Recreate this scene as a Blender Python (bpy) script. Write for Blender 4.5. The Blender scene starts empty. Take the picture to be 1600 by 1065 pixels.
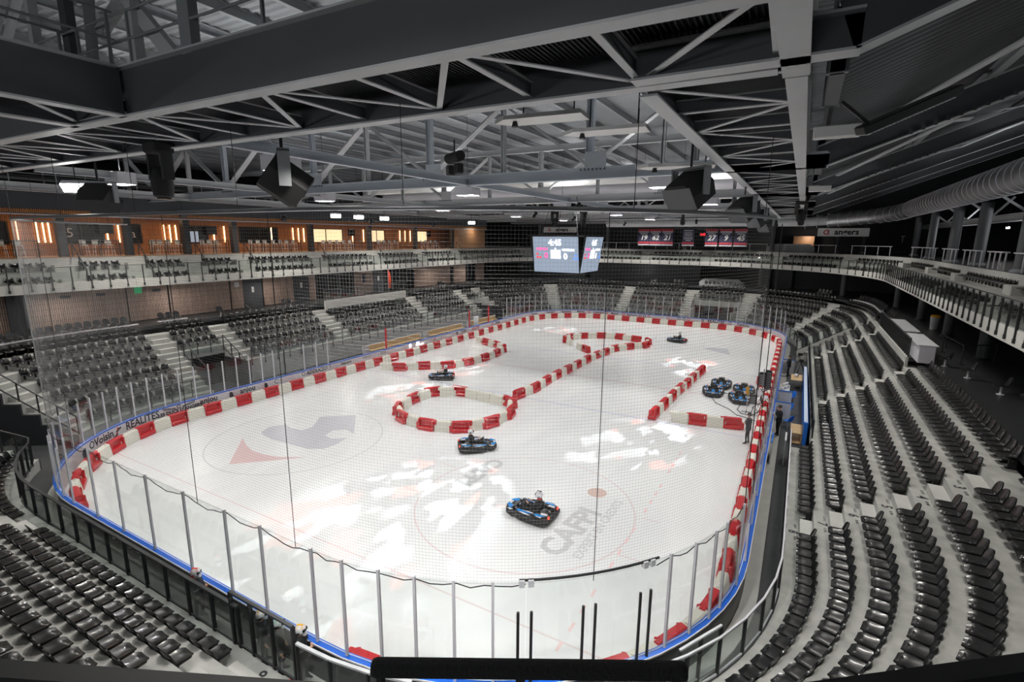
import bpy, bmesh, math, random
import numpy as np
from mathutils import Vector, Matrix
random.seed(7)
S = bpy.context.scene
COL = S.collection
PI = math.pi
# ------------------------------------------------------------------ camera
cam = bpy.data.cameras.new('camera'); cam_ob = bpy.data.objects.new('camera', cam); COL.objects.link(cam_ob)
cam.sensor_fit = 'HORIZONTAL'; cam.sensor_width = 36; cam.lens = 792.963 / 1600 * 36
cam.clip_start = .05; cam.clip_end = 300
EYE = Vector((16.079, -7.172, 10.854))
yaw, pit, rol = -.513, .200, .008
fw = Vector((math.sin(yaw)*math.cos(pit), math.cos(yaw)*math.cos(pit), -math.sin(pit)))
rt = Vector((math.cos(yaw), -math.sin(yaw), 0)); up = rt.cross(fw)
r2 = rt*math.cos(rol)+up*math.sin(rol); u2 = -rt*math.sin(rol)+up*math.cos(rol)
cam_ob.matrix_world = Matrix(((r2.x, u2.x, -fw.x, EYE.x), (r2.y, u2.y, -fw.y, EYE.y), (r2.z, u2.z, -fw.z, EYE.z), (0, 0, 0, 1)))
S.camera = cam_ob
# ------------------------------------------------------------------ world, exposure, arena lights
S.view_settings.view_transform = 'Standard'; S.view_settings.look = 'None'
S.view_settings.exposure = 0.0; S.view_settings.gamma = 1.0; S.view_settings.use_curve_mapping = False
S.cycles.transparent_max_bounces = 40; S.cycles.max_bounces = 8; S.cycles.diffuse_bounces = 4
W = bpy.data.worlds.new('arena_air'); S.world = W; W.use_nodes = True
W.node_tree.nodes['Background'].inputs[0].default_value = (.5, .55, .6, 1)
W.node_tree.nodes['Background'].inputs[1].default_value = .02
FLOODS = [(x, y) for y in (4.5, 15.5, 27.5, 40, 52) for x in (-10.1, .6, 10.6) if not (x > 8 and y < 6)]   # floodlights under the roof, aimed at the ice
FLOOD_W = 455
def area(name, loc, sx, sy, watts, col=(1, .98, .95), rot=(0, 0, 0), spread=180):
    L = bpy.data.lights.new(name, 'AREA'); L.shape = 'RECTANGLE'; L.size = sx; L.size_y = sy; L.energy = watts; L.color = col
    L.spread = math.radians(spread)
    o = bpy.data.objects.new(name, L); COL.objects.link(o); o.location = loc; o.rotation_euler = rot
    return o
for fx in (9.6, 12.6):       # added floodlights, out of view behind the near catwalk, to brighten the near ice
    area('catwalk_fill_beam', (fx, -4.2, 13.55), .9, .5, 300, (1, .985, .97), (math.radians(30), 0, 0), spread=76)
for (fx, fy) in FLOODS:
    area('flood_beam', (fx, fy, 13.28), .9, .6, FLOOD_W*(1.7 if fy < 6 else 1), (1, .985, .97), spread=160)
    area('flood_roof_fill', (fx, fy, 13.62), .8, .5, 45, (.93, .97, 1), (PI, 0, 0))      # added uplight that brightens the roof above each flood
# fill lights added to brighten the stands, one row per side
for fy in (-2, 10, 22, 34, 46):
    area('stand_fill', (-20.5, fy, 12.6), 2.5, .4, 420, (1, .95, .88), (0, math.radians(8), 0), spread=150)
for fy in (4, 16, 28, 40, 52):
    area('stand_fill', (18.6, fy, 13.0), 1.6, .4, 300, (1, .96, .9), (0, math.radians(-8), 0), spread=150)
for fx in (-12, -3, 6):
    area('stand_fill', (fx, 63.0, 12.4), 1.6, .4, 480, (1, .95, .9), spread=150)
for fx in (-10, -2, 5):
    area('stand_fill', (fx, 2.6, 12.9), 1.6, .4, 170, (1, .95, .88), (math.radians(-32), 0, 0), spread=110)
# added unseen lamps at upper level, aimed up to brighten the roof steel
for fx in (-20, -8, 4, 15):
    area('roof_fill', (fx, -15, 10.6), 3, .6, 170, (.95, .98, 1), (math.radians(118), 0, 0), 170)
for fy in (2, 18, 34, 50):
    area('roof_fill', (31.5, fy, 10.8), 3, .6, 320, (.95, .98, 1), (math.radians(150), 0, PI/2), 170)
for fy in (0, 16, 32, 48):
    area('roof_fill', (-31, fy, 13.2), 3, .6, 160, (.95, .98, 1), (math.radians(140), 0, -PI/2), 170)
for fy in (0, 7, 14, 22, 30, 38, 46, 54):      # downlights under the left balcony
    area('soffit_downlight', (-24.9, fy, 7.3), .5, .5, 85, (1, .93, .86), (0, math.radians(-15), 0))
for fx, fy in ((-16, 68), (-4, 68.6), (8, 68.6), (17, 64)):
    area('soffit_downlight', (fx, fy, 7.3), .5, .5, 16, (1, .95, .9))
# ------------------------------------------------------------------ materials
def mat(name, col, rough=.5, metal=0, spec=.5, var=0, vscale=3, bump=0, bscale=40, emit=0, coat=0, alpha=1):
    m = bpy.data.materials.new(name); m.use_nodes = True; nt = m.node_tree; b = nt.nodes['Principled BSDF']
    b.inputs['Base Color'].default_value = (*col, 1); b.inputs['Roughness'].default_value = rough
    b.inputs['Metallic'].default_value = metal; b.inputs['Specular IOR Level'].default_value = spec
    b.inputs['Coat Weight'].default_value = coat; b.inputs['Coat Roughness'].default_value = .08
    if emit:
        b.inputs['Emission Color'].default_value = (*col, 1); b.inputs['Emission Strength'].default_value = emit
    tc = nt.nodes.new('ShaderNodeTexCoord')
    if var:
        n = nt.nodes.new('ShaderNodeTexNoise'); n.inputs['Scale'].default_value = vscale; n.inputs['Detail'].default_value = 6
        nt.links.new(tc.outputs['Object'], n.inputs['Vector'])
        mx = nt.nodes.new('ShaderNodeMix'); mx.data_type = 'RGBA'
        mx.inputs['A'].default_value = (*[max(0, c*(1-var)) for c in col], 1); mx.inputs['B'].default_value = (*[min(1, c*(1+var)) for c in col], 1)
        nt.links.new(n.outputs['Fac'], mx.inputs['Factor']); nt.links.new(mx.outputs['Result'], b.inputs['Base Color'])
    if bump:
        n2 = nt.nodes.new('ShaderNodeTexNoise'); n2.inputs['Scale'].default_value = bscale; n2.inputs['Detail'].default_value = 4
        nt.links.new(tc.outputs['Object'], n2.inputs['Vector'])
        bp = nt.nodes.new('ShaderNodeBump'); bp.inputs['Strength'].default_value = bump; bp.inputs['Distance'].default_value = .02
        nt.links.new(n2.outputs['Fac'], bp.inputs['Height']); nt.links.new(bp.outputs['Normal'], b.inputs['Normal'])
    return m
def mat_glass(name, tint, refl=.12):
    m = bpy.data.materials.new(name); m.use_nodes = True; nt = m.node_tree
    nt.nodes.remove(nt.nodes['Principled BSDF']); out = nt.nodes['Material Output']
    tr = nt.nodes.new('ShaderNodeBsdfTransparent'); tr.inputs[0].default_value = (*tint, 1)
    gl = nt.nodes.new('ShaderNodeBsdfGlossy'); gl.inputs['Roughness'].default_value = .04
    lw = nt.nodes.new('ShaderNodeLayerWeight'); lw.inputs[0].default_value = .5
    pw = nt.nodes.new('ShaderNodeMath'); pw.operation = 'POWER'; pw.inputs[1].default_value = 4
    mu = nt.nodes.new('ShaderNodeMath'); mu.operation = 'MULTIPLY_ADD'; mu.inputs[1].default_value = refl*5; mu.inputs[2].default_value = refl*.4; mu.use_clamp = True
    mi = nt.nodes.new('ShaderNodeMixShader'); nt.links.new(lw.outputs['Facing'], pw.inputs[0]); nt.links.new(pw.outputs[0], mu.inputs[0])
    nt.links.new(mu.outputs[0], mi.inputs[0]); nt.links.new(tr.outputs[0], mi.inputs[1]); nt.links.new(gl.outputs[0], mi.inputs[2])
    nt.links.new(mi.outputs[0], out.inputs[0]); return m
def mat_slats(name, ca, cb, scale, axis='Y', rough=.5):
    """narrow vertical timber slats: alternating bands across one horizontal axis, staggered in height"""
    m = mat(name, ca, rough); nt = m.node_tree; b = nt.nodes['Principled BSDF']
    tc = nt.nodes.new('ShaderNodeTexCoord'); mp = nt.nodes.new('ShaderNodeMapping')
    nt.links.new(tc.outputs['Object'], mp.inputs['Vector'])
    br = nt.nodes.new('ShaderNodeTexBrick')
    br.inputs['Color1'].default_value = (*ca, 1); br.inputs['Color2'].default_value = (*[c*1.35 for c in ca], 1); br.inputs['Mortar'].default_value = (*cb, 1)
    br.inputs['Scale'].default_value = 1; br.inputs['Mortar Size'].default_value = .018; br.inputs['Brick Width'].default_value = .75; br.inputs['Row Height'].default_value = scale
    br.offset = .5
    # rows of bricks run up the wall, so the slats stand vertical
    if axis == 'Y': mp.inputs['Rotation'].default_value = (0, PI/2, 0)
    sx = nt.nodes.new('ShaderNodeSeparateXYZ'); cx = nt.nodes.new('ShaderNodeCombineXYZ')
    nt.links.new(tc.outputs['Object'], sx.inputs[0])
    nt.links.new(sx.outputs['Z'], cx.inputs['X']); nt.links.new(sx.outputs[axis], cx.inputs['Y'])
    nt.links.new(cx.outputs[0], br.inputs['Vector']); nt.links.new(br.outputs['Color'], b.inputs['Base Color'])
    nt.nodes.remove(mp)
    return m
M = {}
M['concrete'] = mat('pale_concrete', (.42, .42, .395), .8, var=.42, vscale=2.2, bump=.25)
M['riser'] = mat('grey_riser', (.46, .46, .44), .8, var=.2, vscale=1.5)
M['step'] = mat('light_step_concrete', (.50, .50, .47), .8, var=.15, vscale=2)
M['seat'] = mat('glossy_black_plastic', (.010, .0105, .011), .26, spec=.5, coat=.25)
M['seatfar'] = mat('black_plastic', (.011, .0115, .012), .22, spec=.6, coat=.3)
M['black'] = mat('black_painted_steel', (.018, .019, .02), .45)
M['fence'] = mat('dark_grey_fence_steel', (.04, .043, .046), .45)
M['rubber'] = mat('black_rubber', (.02, .02, .021), .8)
M['foam'] = mat('black_foam_grip', (.012, .012, .013), .85, bump=.5, bscale=120)
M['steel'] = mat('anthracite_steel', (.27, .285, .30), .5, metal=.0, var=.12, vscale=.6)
M['steel2'] = mat('pale_grey_steel', (.55, .565, .58), .45, metal=.05, var=.12, vscale=.8)  # on roof flanges this paler tone stands in for light off the ice
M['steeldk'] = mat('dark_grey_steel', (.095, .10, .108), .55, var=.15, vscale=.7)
M['galv'] = mat('galvanised_steel', (.40, .41, .43), .34, metal=.9, var=.15, vscale=2)
M['alu'] = mat('pale_aluminium', (.66, .65, .69), .4, metal=.1)
M['white'] = mat('white_plastic', (.78, .78, .76), .4)
M['whiteboard'] = mat('white_board_panel', (.74, .73, .76), .35, var=.03, vscale=4)
M['blue'] = mat('blue_cap_plastic', (.005, .12, .62), .3, coat=.3)
M['bluelt'] = mat('light_blue_plastic', (.02, .16, .62), .4)
M['boardback'] = mat('dark_grey_board_back', (.11, .11, .11), .5, var=.1)
M['red'] = mat('red_plastic', (.60, .006, .014), .32, spec=.5, coat=.2)
M['cream'] = mat('cream_white_plastic', (.80, .78, .68), .4, coat=.1)
M['glass'] = mat_glass('clear_safety_glass', (.93, .945, .94), .10)
M['glassg'] = mat_glass('greenish_balustrade_glass', (.90, .93, .92), .12)
M['net'] = mat('grey_net_cord', (.26, .26, .26), .8)
M['cable'] = mat('black_cable', (.012, .012, .012), .6)
M['floor'] = mat('dark_rubber_floor', (.045, .047, .05), .7, var=.25, vscale=1.5, bump=.2)
M['floordk'] = mat('polished_dark_floor', (.028, .03, .032), .35, var=.2, vscale=1)
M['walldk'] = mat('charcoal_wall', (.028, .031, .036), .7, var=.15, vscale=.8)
M['wallgrey'] = mat('slate_grey_wall', (.07, .075, .085), .7, var=.12, vscale=.8)
M['woodpink'] = mat_slats('staggered_pale_timber_slats', (.44, .32, .26), (.10, .07, .06), .11)
M['woodor'] = mat_slats('staggered_warm_timber_slats', (.42, .175, .05), (.09, .03, .01), .10)
M['woodlt'] = mat('plain_light_timber', (.42, .24, .13), .55, var=.15, vscale=3)
M['bench'] = mat('light_plywood', (.58, .40, .20), .5, var=.12, vscale=4)
M['ledwarm'] = mat('warm_light_tube', (1.0, .62, .30), .5, emit=5)
M['ledwhite'] = mat('white_lamp_lens', (1, .97, .93), .5, emit=40)
M['lit'] = mat('lit_cream_room', (1.0, .80, .48), .6, emit=.9)
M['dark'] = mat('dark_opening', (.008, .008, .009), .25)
M['ink'] = mat('black_print', (.02, .02, .025), .6)
M['inkgrey'] = mat('charcoal_print', (.07, .07, .09), .6)
M['inkred'] = mat('red_print', (.55, .03, .04), .6)
M['green'] = mat('green_exit_sign', (.05, .5, .2), .5, emit=.25)
M['orange'] = mat('orange_fabric', (.75, .06, .015), .6)
M['yellow'] = mat('yellow_fabric', (.80, .42, .02), .5)
M['skin'] = mat('skin', (.50, .29, .20), .55)
M['cloth'] = mat('black_cloth', (.020, .021, .024), .85, bump=.3, bscale=60)
M['cloth2'] = mat('charcoal_cloth', (.045, .048, .055), .85, bump=.3, bscale=60)
M['hair'] = mat('dark_grey_hair', (.05, .045, .04), .7)
M['mkblue'] = mat('bright_blue_bodywork', (.02, .27, .72), .25, coat=.5)
M['mkwhite'] = mat('white_bodywork', (.80, .80, .82), .25, coat=.5)
M['tail'] = mat('red_tail_lamp', (1, .05, .02), .4, emit=1.6)
M['screen'] = mat('screen_glow_blue_grey', (.27, .33, .42), .4, emit=.85)
M['scrwhite'] = mat('screen_white', (1, 1, 1), .4, emit=1.6)
M['scrpink'] = mat('screen_pink', (1, .08, .35), .4, emit=1.3)
M['scrred'] = mat('screen_red', (1, .03, .05), .4, emit=1.2)
M['scrblue'] = mat('screen_blue', (.1, .3, 1), .4, emit=1.2)
M['navy'] = mat('navy_banner_cloth', (.025, .028, .07), .7)
M['bred'] = mat('red_banner_cloth', (.42, .03, .05), .7)
M['bgrey'] = mat('pale_banner_print', (.55, .56, .58), .7)
M['lit_steel'] = mat('blue_grey_lit_steel', (.55, .60, .66), .4, metal=.2, var=.1, vscale=.8)  # light on the nearest truss and monorail, put into a paler, bluer colour
# ice: faint scraped variation
def mat_ice():
    m = mat('skated_ice', (.80, .815, .81), .28, spec=.35); nt = m.node_tree; b = nt.nodes['Principled BSDF']
    tc = nt.nodes.new('ShaderNodeTexCoord'); mp = nt.nodes.new('ShaderNodeMapping'); mp.inputs['Scale'].default_value = (.25, .10, 1); mp.inputs['Rotation'].default_value = (0, 0, .7)
    n = nt.nodes.new('ShaderNodeTexNoise'); n.inputs['Scale'].default_value = 1.6; n.inputs['Detail'].default_value = 8; n.inputs['Distortion'].default_value = 1.2
    cr = nt.nodes.new('ShaderNodeValToRGB'); cr.color_ramp.elements[0].position = .3; cr.color_ramp.elements[0].color = (.75, .765, .765, 1)
    cr.color_ramp.elements[1].position = .7; cr.color_ramp.elements[1].color = (.83, .84, .83, 1)
    nt.links.new(tc.outputs['Object'], mp.inputs['Vector']); nt.links.new(mp.outputs[0], n.inputs['Vector']); nt.links.new(n.outputs['Fac'], cr.inputs[0])
    nt.links.new(cr.outputs[0], b.inputs['Base Color'])
    return m
M['ice'] = mat_ice()
for k, c in {'ice_red': (.70, .52, .52), 'ice_grey': (.55, .56, .60), 'ice_mark': (.56, .57, .57), 'ice_mark2': (.62, .63, .63), 'ice_orange': (.62, .46, .40), 'ice_line': (.73, .64, .64), 'ice_blue': (.66, .68, .76), 'ice_pink': (.82, .62, .62)}.items():
    M[k] = mat('frosted_' + k, c, .3, spec=.35, var=.04, vscale=2)
# ------------------------------------------------------------------ mesh helpers
class MB:
    def __init__(s): s.v = []; s.f = []; s.mi = []
    def add(s, vs, fs, mi=0):
        b = len(s.v); s.v += [tuple(p) for p in vs]; s.f += [tuple(i+b for i in f) for f in fs]; s.mi += [mi]*len(fs)
    BF = [(0, 3, 2, 1), (4, 5, 6, 7), (0, 1, 5, 4), (1, 2, 6, 5), (2, 3, 7, 6), (3, 0, 4, 7)]
    def box(s, x0, x1, y0, y1, z0, z1, mi=0, T=None):
        vs = [Vector(p) for p in ((x0, y0, z0), (x1, y0, z0), (x1, y1, z0), (x0, y1, z0), (x0, y0, z1), (x1, y0, z1), (x1, y1, z1), (x0, y1, z1))]
        if T is not None: vs = [T @ p for p in vs]
        s.add(vs, s.BF, mi)
    def cbox(s, x0, x1, y0, y1, z0, z1, c=.02, mi=0, T=None):
        """chamfered box"""
        vs = []; fs = []
        rings = [(z0, c), (z0+c, 0), (z1-c, 0), (z1, c)]
        for z, d in rings:
            a0, a1, b0, b1 = x0+d, x1-d, y0+d, y1-d
            vs += [(a0+c, b0, z), (a1-c, b0, z), (a1, b0+c, z), (a1, b1-c, z), (a1-c, b1, z), (a0+c, b1, z), (a0, b1-c, z), (a0, b0+c, z)]
        fs.append(tuple(range(7, -1, -1))); fs.append(tuple(range(24, 32)))
        for r in range(3):
            for i in range(8):
                j = (i+1) % 8; fs.append((r*8+i, r*8+j, (r+1)*8+j, (r+1)*8+i))
        vs = [Vector(p) for p in vs]
        if T is not None: vs = [T @ p for p in vs]
        s.add(vs, fs, mi)
    def beam(s, p0, p1, w, h, mi=0, upv=(0, 0, 1)):
        p0 = Vector(p0); p1 = Vector(p1); d = (p1-p0).normalized(); u = Vector(upv)
        if abs(d.dot(u)) > .98: u = Vector((1, 0, 0)) if abs(d.x) < .9 else Vector((0, 1, 0))
        x = d.cross(u).normalized(); z = x.cross(d)
        vs = []
        for p in (p0, p1):
            for a, b in ((-1, -1), (1, -1), (1, 1), (-1, 1)): vs.append(p+x*(a*w/2)+z*(b*h/2))
        s.add(vs, [(0, 1, 2, 3), (7, 6, 5, 4), (0, 4, 5, 1), (1, 5, 6, 2), (2, 6, 7, 3), (3, 7, 4, 0)], mi)
    def ibeam(s, p0, p1, w, h, tf=.03, tw=.02, mi=0, mf=None):
        """p0,p1 on the underside centre line"""
        p0 = Vector(p0); p1 = Vector(p1); mf = mi if mf is None else mf
        d = (p1-p0).normalized(); x = d.cross(Vector((0, 0, 1))).normalized(); z = x.cross(d)
        s.beam(p0+z*tf/2, p1+z*tf/2, w, tf, mf); s.beam(p0+z*(h-tf/2), p1+z*(h-tf/2), w, tf, mf)
        s.beam(p0+z*h/2, p1+z*h/2, tw, h-2*tf, mi)
    def tube(s, pts, r, n=8, mi=0, caps=True):
        pts = [Vector(p) for p in pts]; vs = []; fs = []; m = len(pts); prev = None
        for i, p in enumerate(pts):
            d = (pts[min(i+1, m-1)]-pts[max(i-1, 0)]).normalized()
            u = Vector((0, 0, 1)) if abs(d.z) < .95 else Vector((1, 0, 0))
            if prev is not None:
                u = prev - d*prev.dot(d)
                if u.length < 1e-4: u = Vector((0, 0, 1))
            u = (u - d*u.dot(d)).normalized(); prev = u; x = d.cross(u)
            rr_ = r[i] if isinstance(r, (list, tuple)) else r
            for k in range(n):
                a = 2*PI*k/n; vs.append(p+(x*math.cos(a)+u*math.sin(a))*rr_)
        for i in range(m-1):
            for k in range(n):
                j = (k+1) % n; fs.append((i*n+k, i*n+j, (i+1)*n+j, (i+1)*n+k))
        if caps: fs.append(tuple(range(n-1, -1, -1))); fs.append(tuple((m-1)*n+k for k in range(n)))
        s.add(vs, fs, mi)
    def lathe(s, prof, n=16, mi=0, T=None):
        vs = []; fs = []
        for r, z in prof:
            for k in range(n): a = 2*PI*k/n; vs.append(Vector((r*math.cos(a), r*math.sin(a), z)))
        for i in range(len(prof)-1):
            for k in range(n):
                j = (k+1) % n; fs.append((i*n+k, i*n+j, (i+1)*n+j, (i+1)*n+k))
        fs.append(tuple(range(n-1, -1, -1))); fs.append(tuple((len(prof)-1)*n+k for k in range(n)))
        if T is not None: vs = [T @ p for p in vs]
        s.add(vs, fs, mi)
    def prism(s, poly, z0, z1, mi=0, T=None):
        n = len(poly); vs = [Vector((x, y, z0)) for x, y in poly]+[Vector((x, y, z1)) for x, y in poly]
        if T is not None: vs = [T @ p for p in vs]
        fs = [tuple(range(n-1, -1, -1)), tuple(range(n, 2*n))]+[(i, (i+1) % n, n+(i+1) % n, n+i) for i in range(n)]
        s.add(vs, fs, mi)
    def sphere(s, c, r, n=12, m=8, sc=(1, 1, 1), mi=0, T=None):
        prof = [(max(1e-4, math.sin(PI*i/m))*r, -math.cos(PI*i/m)*r) for i in range(m+1)]
        A = Matrix.Translation(c) @ Matrix.Diagonal((*sc, 1))
        s.lathe(prof, n, mi, (T @ A) if T is not None else A)
    def mesh(s, name, mats, smooth=False):
        me = bpy.data.meshes.new(name); me.from_pydata(s.v, [], s.f)
        if not isinstance(mats, (list, tuple)): mats = [mats]
        for m in mats: me.materials.append(M[m] if isinstance(m, str) else m)
        if len(mats) > 1: me.polygons.foreach_set('material_index', s.mi)
        if smooth: me.polygons.foreach_set('use_smooth', [True]*len(me.polygons)); me.set_sharp_from_angle(angle=math.radians(48))
        me.update(); return me
    def build(s, name, mats, parent=None, smooth=False, **kw):
        return obj(name, s.mesh(name, mats, smooth), parent, **kw)
def tag(o, label=None, cat=None, group=None, kind=None):
    if label: o['label'] = label
    if cat: o['category'] = cat
    if group: o['group'] = group
    if kind: o['kind'] = kind
    return o
def obj(name, me, parent=None, loc=None, rotz=None, label=None, cat=None, group=None, kind=None):
    o = bpy.data.objects.new(name, me); COL.objects.link(o)
    if parent is not None: o.parent = parent
    if loc is not None: o.location = loc
    if rotz is not None: o.rotation_euler = (0, 0, rotz)
    return tag(o, label, cat, group, kind)
def thing(name, label, cat, loc=(0, 0, 0), rotz=0, group=None):
    o = bpy.data.objects.new(name, None); COL.objects.link(o); o.location = loc; o.rotation_euler = (0, 0, rotz)
    o.empty_display_size = .1
    return tag(o, label, cat, group)
KIDS = {}
def copy_tree(root, loc, rotz, label=None, group=None):
    def rec(src, parent):
        c = src.copy(); COL.objects.link(c)
        if parent is not None: c.parent = parent
        for ch in KIDS[src.name]: rec(ch, c)
        return c
    def index(o):
        KIDS[o.name] = list(o.children)
        for ch in o.children: index(ch)
    if root.name not in KIDS: index(root)
    r = rec(root, None); r.location = loc; r.rotation_euler = (0, 0, rotz)
    if label: r['label'] = label
    if group: r['group'] = group
    return r
# ------------------------------------------------------------------ ring curves (right side start, anticlockwise seen from above)
class Ring:
    def __init__(s, x0, x1, y0, y1, nr, fr=None, fl=None, nl=None):
        fr = nr if fr is None else fr; fl = nr if fl is None else fl; nl = nr if nl is None else nl
        s.seg = []; t = 0
        def line(p, q, nx, ny):
            nonlocal t; L = math.hypot(q[0]-p[0], q[1]-p[1]); s.seg.append((t, t+L, 'l', p, q, (nx, ny))); t += L
        def arc(c, r, a0):
            nonlocal t; L = r*PI/2; s.seg.append((t, t+L, 'a', c, r, a0)); t += L
        line((x1, y0+nr), (x1, y1-fr), 1, 0); arc((x1-fr, y1-fr), fr, 0)
        line((x1-fr, y1), (x0+fl, y1), 0, 1); arc((x0+fl, y1-fl), fl, PI/2)
        line((x0, y1-fl), (x0, y0+nl), -1, 0); arc((x0+nl, y0+nl), nl, PI)
        line((x0+nl, y0), (x1-nr, y0), 0, -1); arc((x1-nr, y0+nr), nr, 1.5*PI)
        s.L = t
    def at(s, t, o=0):
        t = t % s.L
        for g in s.seg:
            if t <= g[1]+1e-9:
                if g[2] == 'l':
                    u = (t-g[0])/(g[1]-g[0]); p, q, n = g[3], g[4], g[5]
                    return (p[0]+(q[0]-p[0])*u+n[0]*o, p[1]+(q[1]-p[1])*u+n[1]*o, math.atan2(n[1], n[0]))
                a = g[5]+(t-g[0])/g[4]; r = g[4]+o
                return (g[3][0]+r*math.cos(a), g[3][1]+r*math.sin(a), a)
    def ts(s, t0, t1, step=.9, lin=200):
        """sample parameters from t0 to t1 (may be negative / beyond L)"""
        out = [t0]; base = math.floor(t0/s.L)*s.L
        for w in (base, base+s.L, base+2*s.L):
            for g in s.seg:
                a, b = g[0]+w, g[1]+w; lo, hi = max(a, t0), min(b, t1)
                if hi-lo < 1e-6: continue
                n = max(1, math.ceil((hi-lo)/(step if g[2] == 'a' else lin)))
                out += [lo+(hi-lo)*i/n for i in range(1, n+1)]
        r = [out[0]]
        for q in out[1:]:
            if q-r[-1] > 1e-4: r.append(q)
        return r
    def length(s, t0, t1, o):
        T = s.ts(t0, t1); P = [s.at(t, o) for t in T]
        return sum(math.hypot(b[0]-a[0], b[1]-a[1]) for a, b in zip(P, P[1:]))
    def walk(s, t0, t1, o, d):
        """parameters spaced about d metres apart at offset o, centred in the interval"""
        T = s.ts(t0, t1, .3, .5); P = [s.at(t, o) for t in T]; cum = [0]
        for a, b in zip(P, P[1:]): cum.append(cum[-1]+math.hypot(b[0]-a[0], b[1]-a[1]))
        n = int(cum[-1]/d); pad = (cum[-1]-n*d)/2
        return [float(np.interp(pad+d*(i+.5), cum, T)) for i in range(n)]
    def sweep(s, mb, t0, t1, prof, step=.9, lin=200, mi=0, caps=True):
        T = s.ts(t0, t1, step, lin); n = len(prof); vs = []; fs = []
        mis = mi if isinstance(mi, (list, tuple)) else [mi]*n
        for t in T:
            for o, z in prof:
                x, y, a = s.at(t, o); vs.append((x, y, z))
        b = len(mb.v); mb.v += vs
        for i in range(len(T)-1):
            for k in range(n):
                j = (k+1) % n; mb.f.append((b+i*n+k, b+(i+1)*n+k, b+(i+1)*n+j, b+i*n+j)); mb.mi.append(mis[k])
        if caps:
            mb.f.append(tuple(b+k for k in range(n))); mb.mi.append(mis[0])
            e = b+(len(T)-1)*n; mb.f.append(tuple(e+k for k in range(n-1, -1, -1))); mb.mi.append(mis[0])
def rect(o0, o1, z0, z1): return [(o0, z0), (o1, z0), (o1, z1), (o0, z1)]
RINK = Ring(-15.425, 15.425, 0, 60, 8.75)
BOWL = Ring(-18.55, 17.3, -1.6, 61.5, 10.6)
BALC = Ring(-23.45, 22.65, -6.2, 66.8, 8, 20, 10, 10)
def face(a): return a+PI/2      # rotation so that a thing's +y looks inwards (outward normal a)
# text as a thin mesh in the XY plane
def text_mesh(body, size, th=.004, align='CENTER', xs=1.0, shear=0, bold=0):
    cu = bpy.data.curves.new('lettering', 'FONT'); cu.body = body; cu.size = size; cu.align_x = align; cu.align_y = 'CENTER'; cu.extrude = th/2; cu.resolution_u = 2
    cu.shear = shear; cu.offset = bold
    o = bpy.data.objects.new('lettering', cu); COL.objects.link(o)
    dg = bpy.context.evaluated_depsgraph_get(); me = bpy.data.meshes.new_from_object(o.evaluated_get(dg))
    bpy.data.objects.remove(o); bpy.data.curves.remove(cu)
    if xs != 1: me.transform(Matrix.Diagonal((xs, 1, 1, 1)))
    return me
def text_obj(body, size, m, Mx, parent=None, name='lettering', **kw):
    me = text_mesh(body, size, **{k: kw[k] for k in ('th', 'align', 'xs', 'shear', 'bold') if k in kw})
    me.transform(Mx); me.materials.clear(); me.materials.append(M[m]); return obj(name, me, parent)
def frame(origin, xdir, ydir):
    x = Vector(xdir).normalized(); y = Vector(ydir).normalized(); z = x.cross(y)
    return Matrix(((x.x, y.x, z.x, origin[0]), (x.y, y.y, z.y, origin[1]), (x.z, y.z, z.z, origin[2]), (0, 0, 0, 1)))
def ordn(n):
    a = ['', 'first', 'second', 'third', 'fourth', 'fifth', 'sixth', 'seventh', 'eighth', 'ninth', 'tenth', 'eleventh', 'twelfth', 'thirteenth', 'fourteenth', 'fifteenth', 'sixteenth', 'seventeenth', 'eighteenth', 'nineteenth']
    if n < 20: return a[n]
    t = ['twent', 'thirt', 'fort', 'fift', 'sixt', 'sevent', 'eight', 'ninet'][n//10-2]
    return t+'ieth' if n % 10 == 0 else t+'y-'+a[n % 10]
def project(p):
    d = Vector(p)-EYE; z = d.dot(fw)
    if z < .2: return None
    return (800+792.963*d.dot(r2)/z, 532.5-792.963*d.dot(u2)/z, z)
def in_frame(p, m=30):
    q = project(p); return q is not None and -m < q[0] < 1600+m and -m < q[1] < 1065+m
# ------------------------------------------------------------------ floors and walls
mb = MB(); mb.box(-60, 60, -40, 95, -.25, -.012); mb.build('floor', 'floor', kind='structure', label='dark rubber floor around the ice rink at the foot of the stands')
# ice sheet with frozen-in lines and lettering, and its pink dashes
mb = MB(); T = RINK.ts(0, RINK.L, .45); P = [RINK.at(t, 0)[:2] for t in T[:-1]]
mb.prism(P, -.01, 0); ice = mb.build('floor', 'ice', kind='structure', label='white frosted ice sheet with faint circles and lettering frozen into it')
def ring_mesh(c, r, w, z=.002, n=72):
    m = MB(); vs = []; fs = []
    for i in range(n):
        a = 2*PI*i/n
        for q in (r-w/2, r+w/2): vs.append((c[0]+q*math.cos(a), c[1]+q*math.sin(a), z))
    for i in range(n): j = (i+1) % n; fs.append((2*i, 2*i+1, 2*j+1, 2*j))
    m.add(vs, fs); return m
for i, (cx, cy) in enumerate(((7.05, 10), (-7.05, 10), (7.05, 50), (-7.05, 50))): ring_mesh((cx, cy), 4.5, .07).build('ice_circle', 'ice_line' if i == 0 else 'ice_mark2', ice)
ring_mesh((0, 30), 4.5, .05).build('ice_circle', 'ice_mark2', ice)
def iceflat(name, pts, m, z=.003):
    mm = MB(); n = len(pts); mm.add([(x, y, z) for x, y in pts], [tuple(range(n))]); return mm.build(name, m, ice)
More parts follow.
